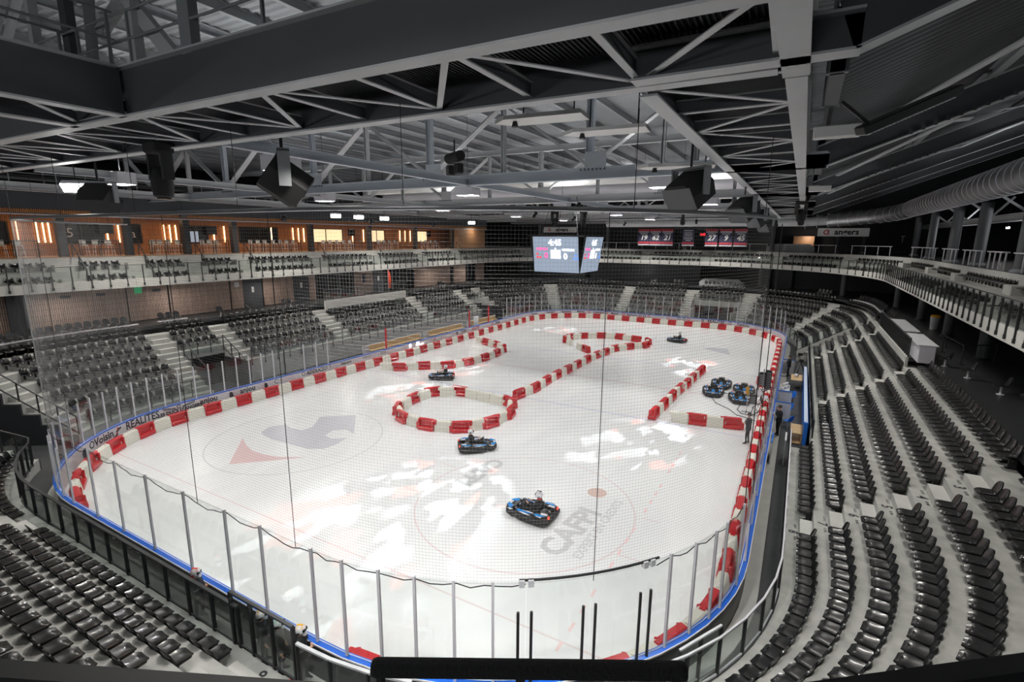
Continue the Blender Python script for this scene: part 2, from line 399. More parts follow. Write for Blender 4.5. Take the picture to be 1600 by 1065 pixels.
for y, m, w in ((4, 'ice_line', .07), (22.7, 'ice_blue', .25), (30, 'ice_line', .25), (37.3, 'ice_blue', .25), (56, 'ice_line', .07)):
    hw = 15.2 if 8 < y < 52 else 13.9
    iceflat('ice_line', [(-hw, y-w/2), (hw, y-w/2), (hw, y+w/2), (-hw, y+w/2)], m, .0015)
iceflat('ice_emblem', [(-7.08, 6.08), (-5.56, 7.5), (-4.54, 8.5), (-5.06, 8.24), (-5.83, 7.8), (-6.83, 7.63), (-7.64, 7.65), (-8.48, 7.9), (-9.61, 8.42)], 'ice_red')
iceflat('ice_emblem', [(-9.51, 9.46), (-8.95, 9.23), (-8.1, 9.1), (-6.8, 9.15), (-5.36, 9.22), (-4.62, 9.66), (-4.51, 10.41), (-4.72, 11.31), (-5.37, 10.82), (-6.04, 10.96), (-6.28, 11.71), (-5.73, 12.15), (-4.88, 11.97), (-7.08, 14.23), (-8.7, 12.86), (-7.69, 11.46), (-7.78, 10.82), (-8.68, 10.75), (-9.43, 10.98), (-9.84, 10.18)], 'ice_grey')
iceflat('ice_emblem', [(8.2, 46.4), (11.0, 44.6), (10.4, 47.6), (9.0, 47.4)], 'ice_grey')
def icetext(body, size, p, q, m, **kw):
    d = Vector((q[0]-p[0], q[1]-p[1], 0)); c = ((p[0]+q[0])/2, (p[1]+q[1])/2, .004); dn = d.normalized()
    return text_obj(body, size, m, frame(c, dn, (-dn.y, dn.x, 0)), ice, 'ice_lettering', **kw)
icetext('CAFPI', 1.35, (9.35, 7.1), (9.75, 11.3), 'ice_mark', bold=.05, xs=1.02)
icetext('EXPERT EN CREDITS', .50, (10.35, 7.3), (10.45, 12.6), 'ice_mark2', bold=.012)
icetext('CAFPI', 1.15, (4.0, 13.6), (3.7, 9.6), 'ice_mark', bold=.05)
mb = MB(); mb.lathe([(.42, .002), (.42, .004)], 20, T=Matrix.Translation((9.35, 12.45, 0))); mb.build('ice_emblem', 'ice_orange', ice)
for i, (x, y) in enumerate([(11.62-.0006*k*k, 18.4-k*.82) for k in range(19)]):
    if i % 5 != 4: iceflat('ice_dash', [(x-.05, y), (x+.05, y), (x+.05, y+.38), (x-.05, y+.38)], 'ice_pink', .0025)
for x0, y0, x1, y1 in ((11.6, 8.6, 12.3, 8.6), (11.6, 11.4, 12.3, 11.4), (1.8, 8.6, 2.5, 8.6), (1.8, 11.4, 2.5, 11.4)):
    iceflat('ice_line', [(x0, y0-.03), (x1, y0-.03), (x1, y0+.03), (x0, y0+.03)], 'ice_line', .002)

# ------------------------------------------------------------------ dasher boards
BH = 1.04
boards = thing('dasher_boards', 'white rink boards with a bright blue cap rail all around the ice', 'rink boards', (0, 0, 0))
NB = 76
for i in range(NB):
    t0 = RINK.L*i/NB; t1 = RINK.L*(i+1)/NB-.006
    mb = MB(); RINK.sweep(mb, t0, t1, [(0, 0), (.10, 0), (.10, BH-.05), (0, BH-.05)], mi=[2, 1, 0, 0]); mb.build('board_panel', ['whiteboard', 'boardback', 'whiteboard'], boards)
mb = MB(); RINK.sweep(mb, 0, RINK.L, rect(-.02, .17, BH-.05, BH+.02), caps=False); mb.build('cap_rail', 'blue', boards)
mb = MB(); RINK.sweep(mb, 0, RINK.L, rect(.015, .035, BH+.02, BH+.026), caps=False); mb.build('cap_stripe', 'white', boards)
mb = MB(); RINK.sweep(mb, 0, RINK.L, rect(.12, .55, -.01, .03), caps=False); mb.build('outer_curb', 'step', boards)
mb = MB(); RINK.sweep(mb, 138, 185, rect(.17, .19, BH-.02, BH+.02)); mb.build('cap_edge', 'white', boards)
def board_text(body, t, size, m='ink', z=.62, **kw):
    """flat print following the inner face of the boards, read from the ice"""
    me = text_mesh(body, size, **kw)
    for v in me.vertices:
        x, y, a = RINK.at(t-v.co.x, -.006-v.co.z); v.co = (x, y, z+v.co.y)
    me.materials.clear(); me.materials.append(M[m]); return obj('board_lettering', me, boards)
def board_disc(t, z, r, m, w=None):
    mb = MB(); vs = []; n = 14
    for k in range(n):
        a = 2*PI*k/n; x, y, _ = RINK.at(t+r*math.cos(a), -.008); vs.append((x, y, z+r*math.sin(a)))
    if w is None: mb.add(vs, [tuple(range(n))])
    else:
        for k in range(n):
            a = 2*PI*k/n; x, y, _ = RINK.at(t+(r-w)*math.cos(a), -.008); vs.append((x, y, z+(r-w)*math.sin(a)))
        mb.add(vs, [(k, (k+1) % n, n+(k+1) % n, n+k) for k in range(n)])
    return mb.build('board_emblem', m, boards)
def tl(y): return 42.5+13.744+13.35+13.744+(51.25-y)     # parameter on the left boards at distance y
TL0 = tl(8.75)
# lettering round the boards (left corner first)
board_disc(tl(2.0), .55, .26, 'inkgrey'); board_disc(tl(2.6), .74, .20, 'inkgrey', .08)
board_text('Voisin', tl(3.5), .56, 'ink', .72, bold=.016)
board_text('REALITES', tl(6.05), .58, 'ink', .74, bold=.012, xs=.88)
for m_, segs in (('ink', (((-.25, .46), (.05, .58)), ((-.05, .70), (.28, .86)))), ('inkred', (((-.10, .38), (.10, .92)),))):
    mb = MB()
    for p, q in segs:
        x0, y0, _ = RINK.at(tl(4.42+p[0]), -.009); x1, y1, _ = RINK.at(tl(4.42+q[0]), -.009); mb.beam((x0, y0, p[1]), (x1, y1, q[1]), .01, .09)
    mb.build('board_emblem', m_, boards)
board_text('LES DUCS D\'ANGERS', tl(8.3), .28, 'ink', .62, bold=.014)
board_disc(tl(8.25), .86, .12, 'inkgrey', .05)
for s_ in (-1, 1):
    mb = MB(); x0, y0, _ = RINK.at(tl(8.25+s_*.2), -.009); x1, y1, _ = RINK.at(tl(8.25+s_*.95), -.009); mb.beam((x0, y0, .80), (x1, y1, .96), .01, .04); mb.beam((x0, y0, .76), (x1, y1, .88), .01, .03); mb.build('board_emblem', 'inkgrey', boards)
for y in (10.05, 12.65): board_text('anjou', tl(y), .50, 'ink', .76, bold=.012)
for y in (11.5, 14.0): board_text('a', tl(y), .58, 'ink', .76, bold=.03)
board_text('C:', tl(14.85), .46, 'ink', .76)
board_text('ADDUCSO', tl(18.3), .40, 'ink', .78, shear=.25, bold=.012); board_disc(tl(17.1), .80, .16, 'inkgrey', .05)
board_text('9 :', tl(19.7), .46, 'ink', .80); board_text('icanotre', tl(21.2), .34, 'ink', .80, shear=.2, bold=.01)
board_text('NASOV', tl(23.5), .30, 'inkgrey', .80); board_text('BDA', tl(25.5), .36, 'inkgrey', .80)
board_disc(tl(29.1), .78, .2, 'scrwhite'); board_text('JEPE', tl(30.2), .28, 'scrwhite', .88, bold=.01); board_text('FINANCES', tl(30.5), .26, 'scrwhite', .66, bold=.01)
mb = MB(); x0, y0, _ = RINK.at(tl(32.6), -.009); x1, y1, _ = RINK.at(tl(33.0), -.009); mb.beam((x0, y0, .62), (x1, y1, .98), .01, .08); mb.beam((x0, y0, .86), (x1, y1, .78), .01, .06); mb.build('board_emblem', 'inkred', boards)
board_disc(tl(36.7), .80, .18, 'inkgrey'); board_text('Voisin', tl(37.9), .44, 'ink', .80, bold=.012); board_text('REALITES', tl(40.3), .38, 'inkred', .80, bold=.01)
board_disc(tl(43.9), .8, .17, 'inkred', .06); board_text('Accar', tl(45.2), .42, 'ink', .80, bold=.012)
for t, s_ in ((80.5, 'Tanneau'), (77.7, 'Cenicilor'), (75.4, 'Vignerons'), (73.3, 'Melvita'), (70.8, 'Centrakor'), (68.5, 'Mutuel'), (66.1, 'Ambiance')): board_text(s_, t, .36, 'ink', .80, bold=.01)
for t in (72.1, 69.7, 67.3): board_disc(t, .80, .22, 'inkred', .08)
for t in (64.4, 59.3):
    for k, c in enumerate(('inkgrey', 'inkgrey', 'inkred')): board_disc(t-.6*(k-1), .80, .20, c, .07)
board_disc(61.3, .82, .20, 'inkred', .06)
board_text('REALITES', 55.4, .50, 'ink', .80, bold=.012); board_text('Cenicilor', 52.0, .44, 'ink', .80, bold=.01); board_text('11', 50.2, .44, 'inkgrey', .80)
board_disc(53.7, .80, .18, 'inkgrey', .06); board_disc(48.6, .80, .18, 'inkgrey', .06); board_disc(57.0, .82, .16, 'ink', .08)
# ------------------------------------------------------------------ protective glass on the boards
def glass_run(label, ts_, ztop, post='alu', r=.03, z0=BH+.02, gate=(), pm='glass', cap=False):
    g = thing('protective_glass', label, 'glass screen', (0, 0, 0))
    for i, (a, b) in enumerate(zip(ts_, ts_[1:])):
        mb = MB(); RINK.sweep(mb, a+(.005 if i in gate else .03), b-(.005 if i+1 in gate else .03), rect(.07, .082, z0, ztop)); mb.build('glass_pane', pm, g)
    for i, t in enumerate(ts_):
        if i in gate: continue
        x, y, a = RINK.at(t, .076); mb = MB(); Tm = Matrix.Translation((x, y, 0)) @ Matrix.Rotation(a, 4, 'Z')
        mb.box(-.03, .03, -r, r, z0, ztop+.02, T=Tm); mb.build('glass_post', post, g)
    return g
def near_t(x): return RINK.L-13.744-(6.675-x) if x <= 6.675 else None
TN = RINK.L-13.744
def corner_t(x, y): return TN+8.75*(math.atan2(y-8.75, x-6.675)+PI/2)
posts_c = [(8.59, .12), (9.44, .31), (10.29, .59), (11.08, .95), (11.67, 1.38), (12.88, 2.25), (13.8, 3.4), (14.21, 3.97), (14.62, 4.76), (14.94, 5.58), (15.2, 6.12), (15.38, 7.4)]
near_ts = [near_t(x) for x in (-6.6, -4.7, -2.85, -.9, 1.2, 3.2, 4.72, 6.64)]+[corner_t(7.6, .05)]+[corner_t(*p) for p in posts_c]
gate_i = [len(near_ts)-8, len(near_ts)-7, len(near_ts)-6]
gnear = glass_run('tall clear glass screen with grey posts on the near end boards', near_ts, 3.6, gate=gate_i)
for i in gate_i:
    for d in (-.17, .12):
        x, y, a = RINK.at(near_ts[i]+d, .09); mb = MB(); mb.tube([(x, y, BH+.02), (x, y, 2.86)], .035, 8); mb.build('gate_pole', 'black', gnear)
    x, y, a = RINK.at(near_ts[i], .09)
    if i != gate_i[1]:
        mb = MB(); Tm = Matrix.Translation((x, y, 0)) @ Matrix.Rotation(a, 4, 'Z')
        for d in (-.10, .10): mb.box(-.05, .05, d-.06, d+.06, 3.5, 3.66, T=Tm)
        mb.build('gate_clamp', 'steel2', gnear)
mb = MB(); mb.tube([(*RINK.at(t, .08)[:2], 3.64) for t in np.linspace(near_ts[gate_i[0]]-.15, near_ts[gate_i[2]]+.3, 9)], .03, 8); mb.build('gate_header', 'black', gnear)
tcorner = TL0+13.744
left_ts = [TL0-6.9+.9*k for k in range(24)]
left_ts = [t for t in left_ts if t < near_ts[0]-.3]+[near_ts[0]]
glass_run('curved clear glass screen on the left corner boards', left_ts, 3.0, gate=[len(left_ts)-1])
ga = [tl(21.6)+.0, tl(20.4), tl(18.9), tl(17.4)]
glass_run('short glass screen with white gate bars by the left vomitory', sorted([tl(15.65), tl(17.3), tl(18.4), tl(19.5)]), 3.0)
far_ts = [tl(51.2)-.0]
far_ts = list(np.linspace(45.0, tl(47.5), 38))
glass_run('clear glass screen with thin posts behind the far boards', far_ts, 3.5)
right_ts = list(np.linspace(.0, 45.0, 20))
glass_run('low clear glass screen along the right boards', right_ts, 2.3, r=.02)
for y in (26.0, 39.2, 43.2):      # red and white marker poles on the left boards
    x, yy, a = RINK.at(tl(y), .08); p = thing('marker_pole', 'red and white upright pole on the left boards, %s' % {26.0: 'nearest of the three', 39.2: 'middle of the three', 43.2: 'farthest of the three'}[y], 'pole', (x, yy, BH+.02))
    mb = MB(); mb.box(-.06, .06, .03, .13, 0, 1.9); mb.build('white_side', 'glass', p)
    mb = MB(); mb.box(-.06, .06, -.07, .03, 0, 1.9); mb.build('red_side', 'red', p)
# ------------------------------------------------------------------ safety net above the near glass
NT0, NT1 = TL0+2.0, RINK.L-1.0
net = thing('safety_net', 'fine grey safety net hanging from a pipe to the near glass screen', 'net', (0, 0, 0))
ZN0, ZN1, CELL = 3.50, 11.35, .075
mb = MB(); Tn = RINK.ts(NT0, NT1, .5, 1.5); w = .0015
Pn = [RINK.at(t, .0) for t in Tn]
def sag(t): return .0
vs = []; fs = []
nz = int((ZN1-ZN0)/CELL)
for k in range(nz):
    z = ZN0+k*CELL
    base = len(vs)
    for x, y, a in Pn:
        c, s_ = math.cos(a)*w, math.sin(a)*w
        vs += [(x-c, y-s_, z-w), (x+c, y+s_, z-w), (x, y, z+w)]
    for i in range(len(Pn)-1):
        q = base+3*i
        for e in range(3): fs.append((q+e, q+(e+1) % 3, q+3+(e+1) % 3, q+3+e))
n = int((NT1-NT0)/CELL)
for k in range(n):
    x, y, a = RINK.at(NT0+CELL*k, 0); c, s_ = math.cos(a), math.sin(a); q = len(vs)
    for z in (ZN0, ZN1): vs += [(x-c*w, y-s_*w, z), (x+c*w, y+s_*w, z), (x-s_*w*1.4, y+c*w*1.4, z)]
    for e in range(3): fs.append((q+e, q+(e+1) % 3, q+3+(e+1) % 3, q+3+e))
mb.add(vs, fs); mb.build('netting', 'net', net, kind='stuff')
mb = MB(); mb.tube([(*p[:2], ZN1+.05) for p in Pn], .045, 8); mb.build('hanging_pipe', 'galv', net)
# slack edge rope with droops between the glass posts
pts = []
for t in np.arange(NT0, near_ts[gate_i[0]], .3):
    x, y, a = RINK.at(t, .02); j = min(near_ts, key=lambda q: abs(q-t)); d = abs(j-t); pts.append((x, y, 3.5-.16*min(1, d/.8)+.02*math.sin(t*9)))
mb = MB(); mb.tube(pts, .013, 5)
pts = []
for t in np.arange(near_ts[gate_i[2]]+.3, NT1, .25):
    x, y, a = RINK.at(t, .02); pts.append((x, y, 3.44+.05*math.sin(t*7)))
mb.tube(pts, .013, 5); mb.build('edge_rope', 'cable', net)
for t in (TL0+9.5, near_t(-6.0), near_t(1.8), near_t(6.0), RINK.L-7.0, NT1, RINK.L+2.2): x, y, a = RINK.at(t, .01); mb = MB(); mb.tube([(x, y, 3.4 if t <= NT1 else 2.3), (x, y, 11.35)], .009 if t < NT1 else .014, 5); mb.build('drop_cable', 'cable', net)
for t in np.linspace(NT0+1, NT1-1, 9): x, y, a = RINK.at(t, 0); mb = MB(); mb.tube([(x, y, 11.4), (x, y, 13.25)], .008, 4); mb.build('hanger', 'cable', net)
# ------------------------------------------------------------------ lower terraces
def zt(k): return .55+.57*k
D = .85
TERR = {}
farv = (56.05, 61.15)
for k in range(7):
    iv = []
    if k < 4: iv += [(-9.6, farv[0]), (farv[1], 90.3)]
    else: iv += [(-9.6, 90.3)]
    if k < 2: iv += [(129.0, 137.9)]
    elif k < 4: iv += [(92.7, 126.0), (128.9, 137.9)]
    else: iv[-1] = (iv[-1][0], 137.9)
    if k == 0: iv = [(-9.6, 12.0), (36.35, farv[0])]+iv[1:]
    iv += [(141.3, 166.6)]
    TERR[k] = iv
stand = thing('concrete_stand', 'stepped grey concrete seating terrace round the whole rink', 'stand', (0, 0, 0))
for k in range(7):
    for (a, b) in TERR[k]:
        mb = MB(); BOWL.sweep(mb, a, b, rect(D*k-.75, D*k+.10, max(0, zt(k)-.62) if k else 0, zt(k)), mi=[1, 1, 0, 1]); mb.build('tread', ['concrete', 'riser'], stand)
# front wall below the raised left blocks, and vomitory cheeks
mb = MB(); BOWL.sweep(mb, 92.7, 126.0, rect(D*2-.78, D*2-.60, 0, zt(2)+.02)); mb.build('front_wall', 'riser', stand)
def cheek(t, o0, o1, z1, m='walldk'):
    x0, y0, a = BOWL.at(t, o0); x1, y1, a = BOWL.at(t, o1); mb = MB(); mb.beam((x0, y0, z1/2), (x1, y1, z1/2), .12, z1); return mb.build('vomitory_wall', m, stand)
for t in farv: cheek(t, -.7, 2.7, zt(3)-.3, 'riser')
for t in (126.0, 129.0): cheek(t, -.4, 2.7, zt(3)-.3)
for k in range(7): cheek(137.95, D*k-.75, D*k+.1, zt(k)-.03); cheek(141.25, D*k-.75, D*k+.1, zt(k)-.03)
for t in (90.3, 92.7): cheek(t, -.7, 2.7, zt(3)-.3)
for (a, b) in ((farv[0], farv[1]), (126, 129), (90.3, 92.7)):
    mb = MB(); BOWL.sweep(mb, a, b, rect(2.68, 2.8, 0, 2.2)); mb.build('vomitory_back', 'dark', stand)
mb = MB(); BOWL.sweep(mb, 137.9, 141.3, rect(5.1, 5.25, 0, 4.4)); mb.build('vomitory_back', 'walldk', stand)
# aisles: half steps
AISLES = [(3.3, 1.15, 0, 'grey'), (18.0, 1.15, 1, 'grey'), (31.5, 1.15, 1, ''), (36.95, .95, 0, ''), (47.45, 1.1, 0, ''), (55.4, 1.1, 0, ''), (61.75, 1.1, 0, ''), (70.65, 1.1, 0, ''), (79.86, 1.1, 0, ''), (89.6, 1.1, 0, ''), (93.4, 1.1, 2, ''), (102.85, 1.2, 2, ''), (115.55, 1.2, 2, ''), (125.4, 1.0, 2, ''), (129.6, 1.1, 0, ''), (137.25, 1.1, 0, ''), (149.75, 1.15, 0, ''), (162.2, 1.25, 0, '')]
for t, w_, k0, _ in AISLES:
    for k in range(k0, 6):
        if t == 125.4 and False: continue
        mb = MB(); o0, o1 = D*k-.30, D*k+.10
        f = BOWL.length(t-.5, t+.5, D*k)       # widen with the corner radius
        BOWL.sweep(mb, t-w_/2/f, t+w_/2/f, rect(o0, o1, zt(k), zt(k)+.285)); mb.build('aisle_step', 'step', stand)
# row numbers painted on the treads beside two aisles
def tread_text(body, t, k, size, along=0, o=None, m='inkgrey'):
    x, y, a = BOWL.at(t, D*k-.42 if o is None else o); n = Vector((math.cos(a), math.sin(a), 0)); tv = Vector((-n.y, n.x, 0))
    return text_obj(body, size, m, frame((x, y, zt(k)+.004), -tv if along == 0 else tv, -n if False else n), stand, 'row_number')
for t in (3.3, 162.2):
    for k in range(6):
        x, y, a = BOWL.at(t, D*k-.5); n = Vector((math.cos(a), math.sin(a), 0)); tv = Vector((n.y, -n.x, 0))
        text_obj(str(8-k), .42, 'ink', frame((x, y, zt(k)+.004), tv, n), stand, 'row_number', bold=.01)
        for dd, s_ in ((-.42, 'B.%d01' % (8-k)), (.42, 'A.%d11' % (8-k))):
            x, y, a = BOWL.at(t+dd, D*k-.42)
            text_obj(s_, .13, 'ink', frame((x, y, zt(k)+.004), tv, n), stand, 'row_number')
# ------------------------------------------------------------------ concourse decks and walls
mb = MB(); BOWL.sweep(mb, -12, 141, rect(D*7-.75, 22, 4.30, 4.54)); mb.build('floor', 'floordk', kind='structure', label='dark polished concourse floor behind the lower seats')
mb = MB(); BOWL.sweep(mb, 141, 167, rect(D*7-.75, 10, 4.30, 4.54)); mb.build('floor', 'floordk', kind='structure', label='concourse floor behind the near end seats')
# left lower wall: separate timber panels, doors and glazed openings
XW = -26.6
wl = thing('wall_left', 'lower left concourse wall of pale staggered timber slats with dark doors', None) if False else None
mb = MB(); mb.box(XW-.35, XW-.1, -12, 60, 4.54, 7.34); wall_left = mb.build('wall_left', 'dark', kind='structure', label='lower left concourse wall clad in pale timber panels')
spans = [(-6, 4.6, 'w'), (4.6, 5.15, 'p'), (5.2, 11.15, 'w'), (11.25, 13.95, 'w'), (14.1, 18.9, 'w'), (19.1, 20.15, 'w'), (20.2, 22.0, 'd'), (22.1, 23.9, 'w'), (23.95, 24.6, 'w'), (24.65, 25.3, 'g'), (25.35, 27.15, 'd'), (27.2, 27.9, 'w'), (28.0, 32.5, 'o'), (33.1, 35.9, 'w'), (36.0, 37.7, 'd'), (37.8, 43.2, 'o'), (43.3, 50.8, 'w'), (51.6, 54.6, 'w'), (55.4, 57.2, 'o'), (57.3, 59.6, 'w')]
for a, b, c in spans:
    mb = MB()
    if c in 'wg': mb.box(XW-.1, XW, a, b, 4.6, 7.34); mb.build('timber_panel', 'woodpink', wall_left)
    elif c == 'd':
        mb.box(XW-.1, XW-.04, a, b, 4.56, 7.1); d_ = mb.build('dark_door', 'wallgrey', wall_left)
        mb = MB(); mb.box(XW-.04, XW-.02, (a+b)/2-.12, (a+b)/2+.12, 5.9, 6.4); mb.build('paper_notice', 'white', d_)
    elif c == 'p': mb.box(XW-.1, XW+.2, a, b, 4.56, 7.34); mb.build('pillar', 'wallgrey', wall_left)
    else:
        mb.box(XW-.1, XW-.06, a, b, 5.4, 7.2); mb.build('dark_glazing', 'dark', wall_left)
        mb = MB(); n = max(2, round((b-a)/1.4))
        for i in range(n+1): yy = a+(b-a)*i/n; mb.box(XW-.06, XW, yy-.04, yy+.04, 5.4, 7.2)
        mb.box(XW-.06, XW, a, b, 7.15, 7.22); mb.build('glazing_bars', 'black', wall_left)
for yy in (7.6, 9.6, 13.2): mb = MB(); mb.box(XW, XW+.03, yy-.28, yy+.28, 6.65, 6.85); mb.build('sign_plate', 'inkgrey', wall_left)
mb = MB(); mb.box(XW, XW+.03, 11.7, 12.2, 6.6, 7.15); mb.build('exit_sign', 'green', wall_left)
mb = MB(); mb.box(XW, XW+.03, 19.4, 19.8, 6.5, 6.9); mb.build('paper_notice', 'white', wall_left)
mb = MB(); mb.box(XW, XW+.02, 34.2, 34.8, 5.8, 6.8); mb.build('poster', 'inkgrey', wall_left)
mb = MB(); mb.box(-40, 40, 73.25, 73.5, 0, 26); mb.build('wall_far', 'walldk', kind='structure', label='charcoal wall behind the far seats')
mb = MB(); mb.box(38, 38.3, -20, 73.2, 0, 26); mb.build('wall_right', 'walldk', kind='structure', label='dark wall beyond the right concourse')
mb = MB(); mb.box(-38, 38, -20.3, -20, 0, 26); mb.build('wall_near', 'walldk', kind='structure')
mb = MB(); mb.box(-38.3, -38, -20, 73.2, 0, 26); mb.build('wall_left', 'walldk', kind='structure', label='dark outer wall behind the boxes')
mb = MB()
for x0, x1 in ((-26, -14), (-13, 3.5)): mb.box(x0, x1, 70.0, 70.2, 4.54, 7.34)
mb.build('wall_far', 'wallgrey', kind='structure', label='slate grey partition behind the far lower seats')
mb = MB(); mb.box(13.0, 15.2, 69.6, 70.2, 4.54, 7.34); mb.box(15.5, 30, 70.6, 70.8, 4.54, 7.34); mb.build('wall_far', 'wallgrey', kind='structure', label='slate grey partition right of the far vomitory')
# round columns holding the balcony above the right concourse, seen as dark shafts
for i, (x, y) in enumerate(((25.0, 13), (25.0, 21), (25.2, 29), (25.2, 37), (25.0, 45), (24.4, 53), (20.5, 62), (11.5, 69), (-25.2, 4.9))):
    c = thing('round_column', 'dark round column under the balcony, %s counted from the near right' % ordn(i+1), 'column', (x, y, 4.54), 0, 'columns under the balcony')
    mb = MB(); mb.tube([(0, 0, .12), (0, 0, 2.80)], .28, 14); mb.build('shaft', 'steeldk', c, smooth=False)
    mb = MB(); mb.lathe([(.4, 0), (.4, .06), (.3, .13)], 14); mb.build('base', 'black', c)
# ------------------------------------------------------------------ seats
def surf(f, nu, nv, th):
    """closed thin shell from a parametric sheet f(u,v) -> point, thickness along th(u,v) vector"""
    vs = []; fs = []
    for L in (0, 1):
        for i in range(nu+1):
            for j in range(nv+1):
                p = Vector(f(i/nu, j/nv)); vs.append(p if L == 0 else p+Vector(th(i/nu, j/nv)))
    N = (nu+1)*(nv+1); idx = lambda i, j, L=0: L*N+i*(nv+1)+j
    for i in range(nu):
        for j in range(nv):
            fs.append((idx(i, j), idx(i+1, j), idx(i+1, j+1), idx(i, j+1))); fs.append((idx(i, j, 1), idx(i, j+1, 1), idx(i+1, j+1, 1), idx(i+1, j, 1)))
    for i in range(nu):
        fs.append((idx(i, 0), idx(i, 0, 1), idx(i+1, 0, 1), idx(i+1, 0))); fs.append((idx(i, nv), idx(i+1, nv), idx(i+1, nv, 1), idx(i, nv, 1)))
    for j in range(nv):
        fs.append((idx(0, j), idx(0, j+1), idx(0, j+1, 1), idx(0, j, 1))); fs.append((idx(nu, j), idx(nu, j, 1), idx(nu, j+1, 1), idx(nu, j+1)))
    return vs, fs
HW = .228
def pan(u, v):
    x = (u*2-1); r = max(0, (v-.6)/.4); wid = HW*(.97-.30*r**3)*(.94+.06*v)
    y = -.03+.43*v; z = .43-.022*math.sin(PI*v*.8)*(1-.6*x*x)+.010*abs(x)**3-.045*r*r
    return (x*wid, y, z)
def back(u, v):
    x = (u*2-1); r = max(0, (v-.45)/.55); wid = HW*(.97-.33*r**2.6)
    y = -.03-.10*v+.04*x*x*(1-.3*v); z = .43+.36*v-.035*x*x*r
    return (x*wid, y, z)
def seat_parts(nu, nv):
    a = MB(); a.add(*surf(pan, nu, nv, lambda u, v: (0, 0, -.03))); a.cbox(-HW*.92, HW*.92, -.02, .34, .33, .405, .02)
    b = MB(); b.add(*surf(back, nu, nv, lambda u, v: (0, -.028, -.004)))
    c = MB(); c.box(-.03, .03, -.10, .10, .0, .34); c.box(-.09, .09, -.14, .16, 0, .02); c.box(-.20, .20, .02, .06, .30, .34)
    return a, b, c
proto = thing('stadium_seat', 'seat', 'seat', (0, 0, -50))
pa, pb, pc = seat_parts(8, 9)
pa.build('seat_pan', 'seat', proto, smooth=True); pb.build('backrest', 'seat', proto, smooth=True); pc.build('bracket', 'black', proto)
# (t0, t1, rows, words for the block)
SECT = [(-9.3, 2.65, range(7), 'near right block'), (3.95, 17.35, range(7), 'first right side block'), (18.65, 30.85, range(6), 'second right side block'),
        (32.15, 36.4, range(7), 'third right side block'), (37.6, 46.8, range(7), 'far right corner block'), (48.1, 54.75, range(7), 'corner block right of the far vomitory'),
        (56.2, 61.0, (4, 5, 6), 'small block above the far vomitory'), (62.4, 70.0, range(7), 'middle far block'), (71.3, 79.2, range(7), 'far left block'), (80.5, 88.9, range(7), 'far left corner block'),
        (90.3, 92.7, (4, 5, 6), 'small block above the far left vomitory'), (94.1, 102.2, range(2, 7), 'fourth left block'), (103.5, 114.9, range(2, 6), 'third left block'), (116.2, 124.8, range(2, 7), 'second left block'),
        (126.0, 128.9, (4, 5, 6), 'small block above the left vomitory'), (130.3, 136.6, range(7), 'left corner block'), (141.6, 149.1, range(7), 'outer near left block'), (150.4, 161.5, range(7), 'near left block'), (163.0, 166.3, range(7), 'near block right of the aisle')]
allseats = []
for si, (a, b, rows, words) in enumerate(SECT):
    for k in rows:
        if k == 0 and a in (18.65, 32.15): continue
        TT = BOWL.walk(a, 11.6 if (k == 0 and a == 3.95) else b, D*k, .58 if 90 < a < 140 else .515)
        for q, t in enumerate(TT): x, y, an = BOWL.at(t, D*k); allseats.append((x, y, zt(k), an, si, k, q+1 if a in (3.95, 18.65, 163.0) else len(TT)-q))
vis = [s for s in allseats if in_frame((s[0], s[1], s[2]+.5), 20)]
vis.sort(key=lambda s: (Vector(s[:3])-EYE).length)
near = vis[:300]; nearset = set(map(id, near))
ordw = ['front', 'second', 'third', 'fourth', 'fifth', 'sixth', 'top']
first = True
for (x, y, z, an, si, k, q) in near:
    lab = 'black seat %s from the aisle, %s row, %s' % (ordn(q), ordw[k], SECT[si][3]); grp = '%s row, %s' % (ordw[k], SECT[si][3])
    if first:
        proto.location = (x, y, z); proto.rotation_euler = (0, 0, face(an)); proto['label'] = lab; proto['group'] = grp; first = False
    else: copy_tree(proto, (x, y, z), face(an), lab, grp)
# remaining seats of the bowl: one mesh
lo = MB(); lo.add(*surf(pan, 2, 3, lambda u, v: (0, 0, -.04))); lo.add(*surf(back, 2, 3, lambda u, v: (0, -.03, 0))); lo.box(-.02, .02, -.08, .04, .1, .4)
LV = np.array([tuple(p) for p in lo.v]); LF = lo.f
def scatter(name, places, m, label, cat, parent=None):
    V = np.zeros((len(places)*len(LV), 3)); F = []
    for i, (x, y, z, an) in enumerate(places):
        c, s_ = math.cos(face(an)), math.sin(face(an)); q = LV
        V[i*len(LV):(i+1)*len(LV)] = np.stack([q[:, 0]*c-q[:, 1]*s_+x, q[:, 0]*s_+q[:, 1]*c+y, q[:, 2]+z], 1)
        b = i*len(LV); F += [tuple(e+b for e in f) for f in LF]
    me = bpy.data.meshes.new(name); me.from_pydata(V.tolist(), [], F); me.materials.append(M[m]); me.polygons.foreach_set('use_smooth', [True]*len(me.polygons)); me.update()
    return obj(name, me, parent, label=label, cat=cat, kind='stuff')
rest = [s[:4] for s in allseats if id(s) not in nearset]
scatter('stadium_seats', rest, 'seatfar', 'rows of small black seats on the farther lower terraces', 'seats')
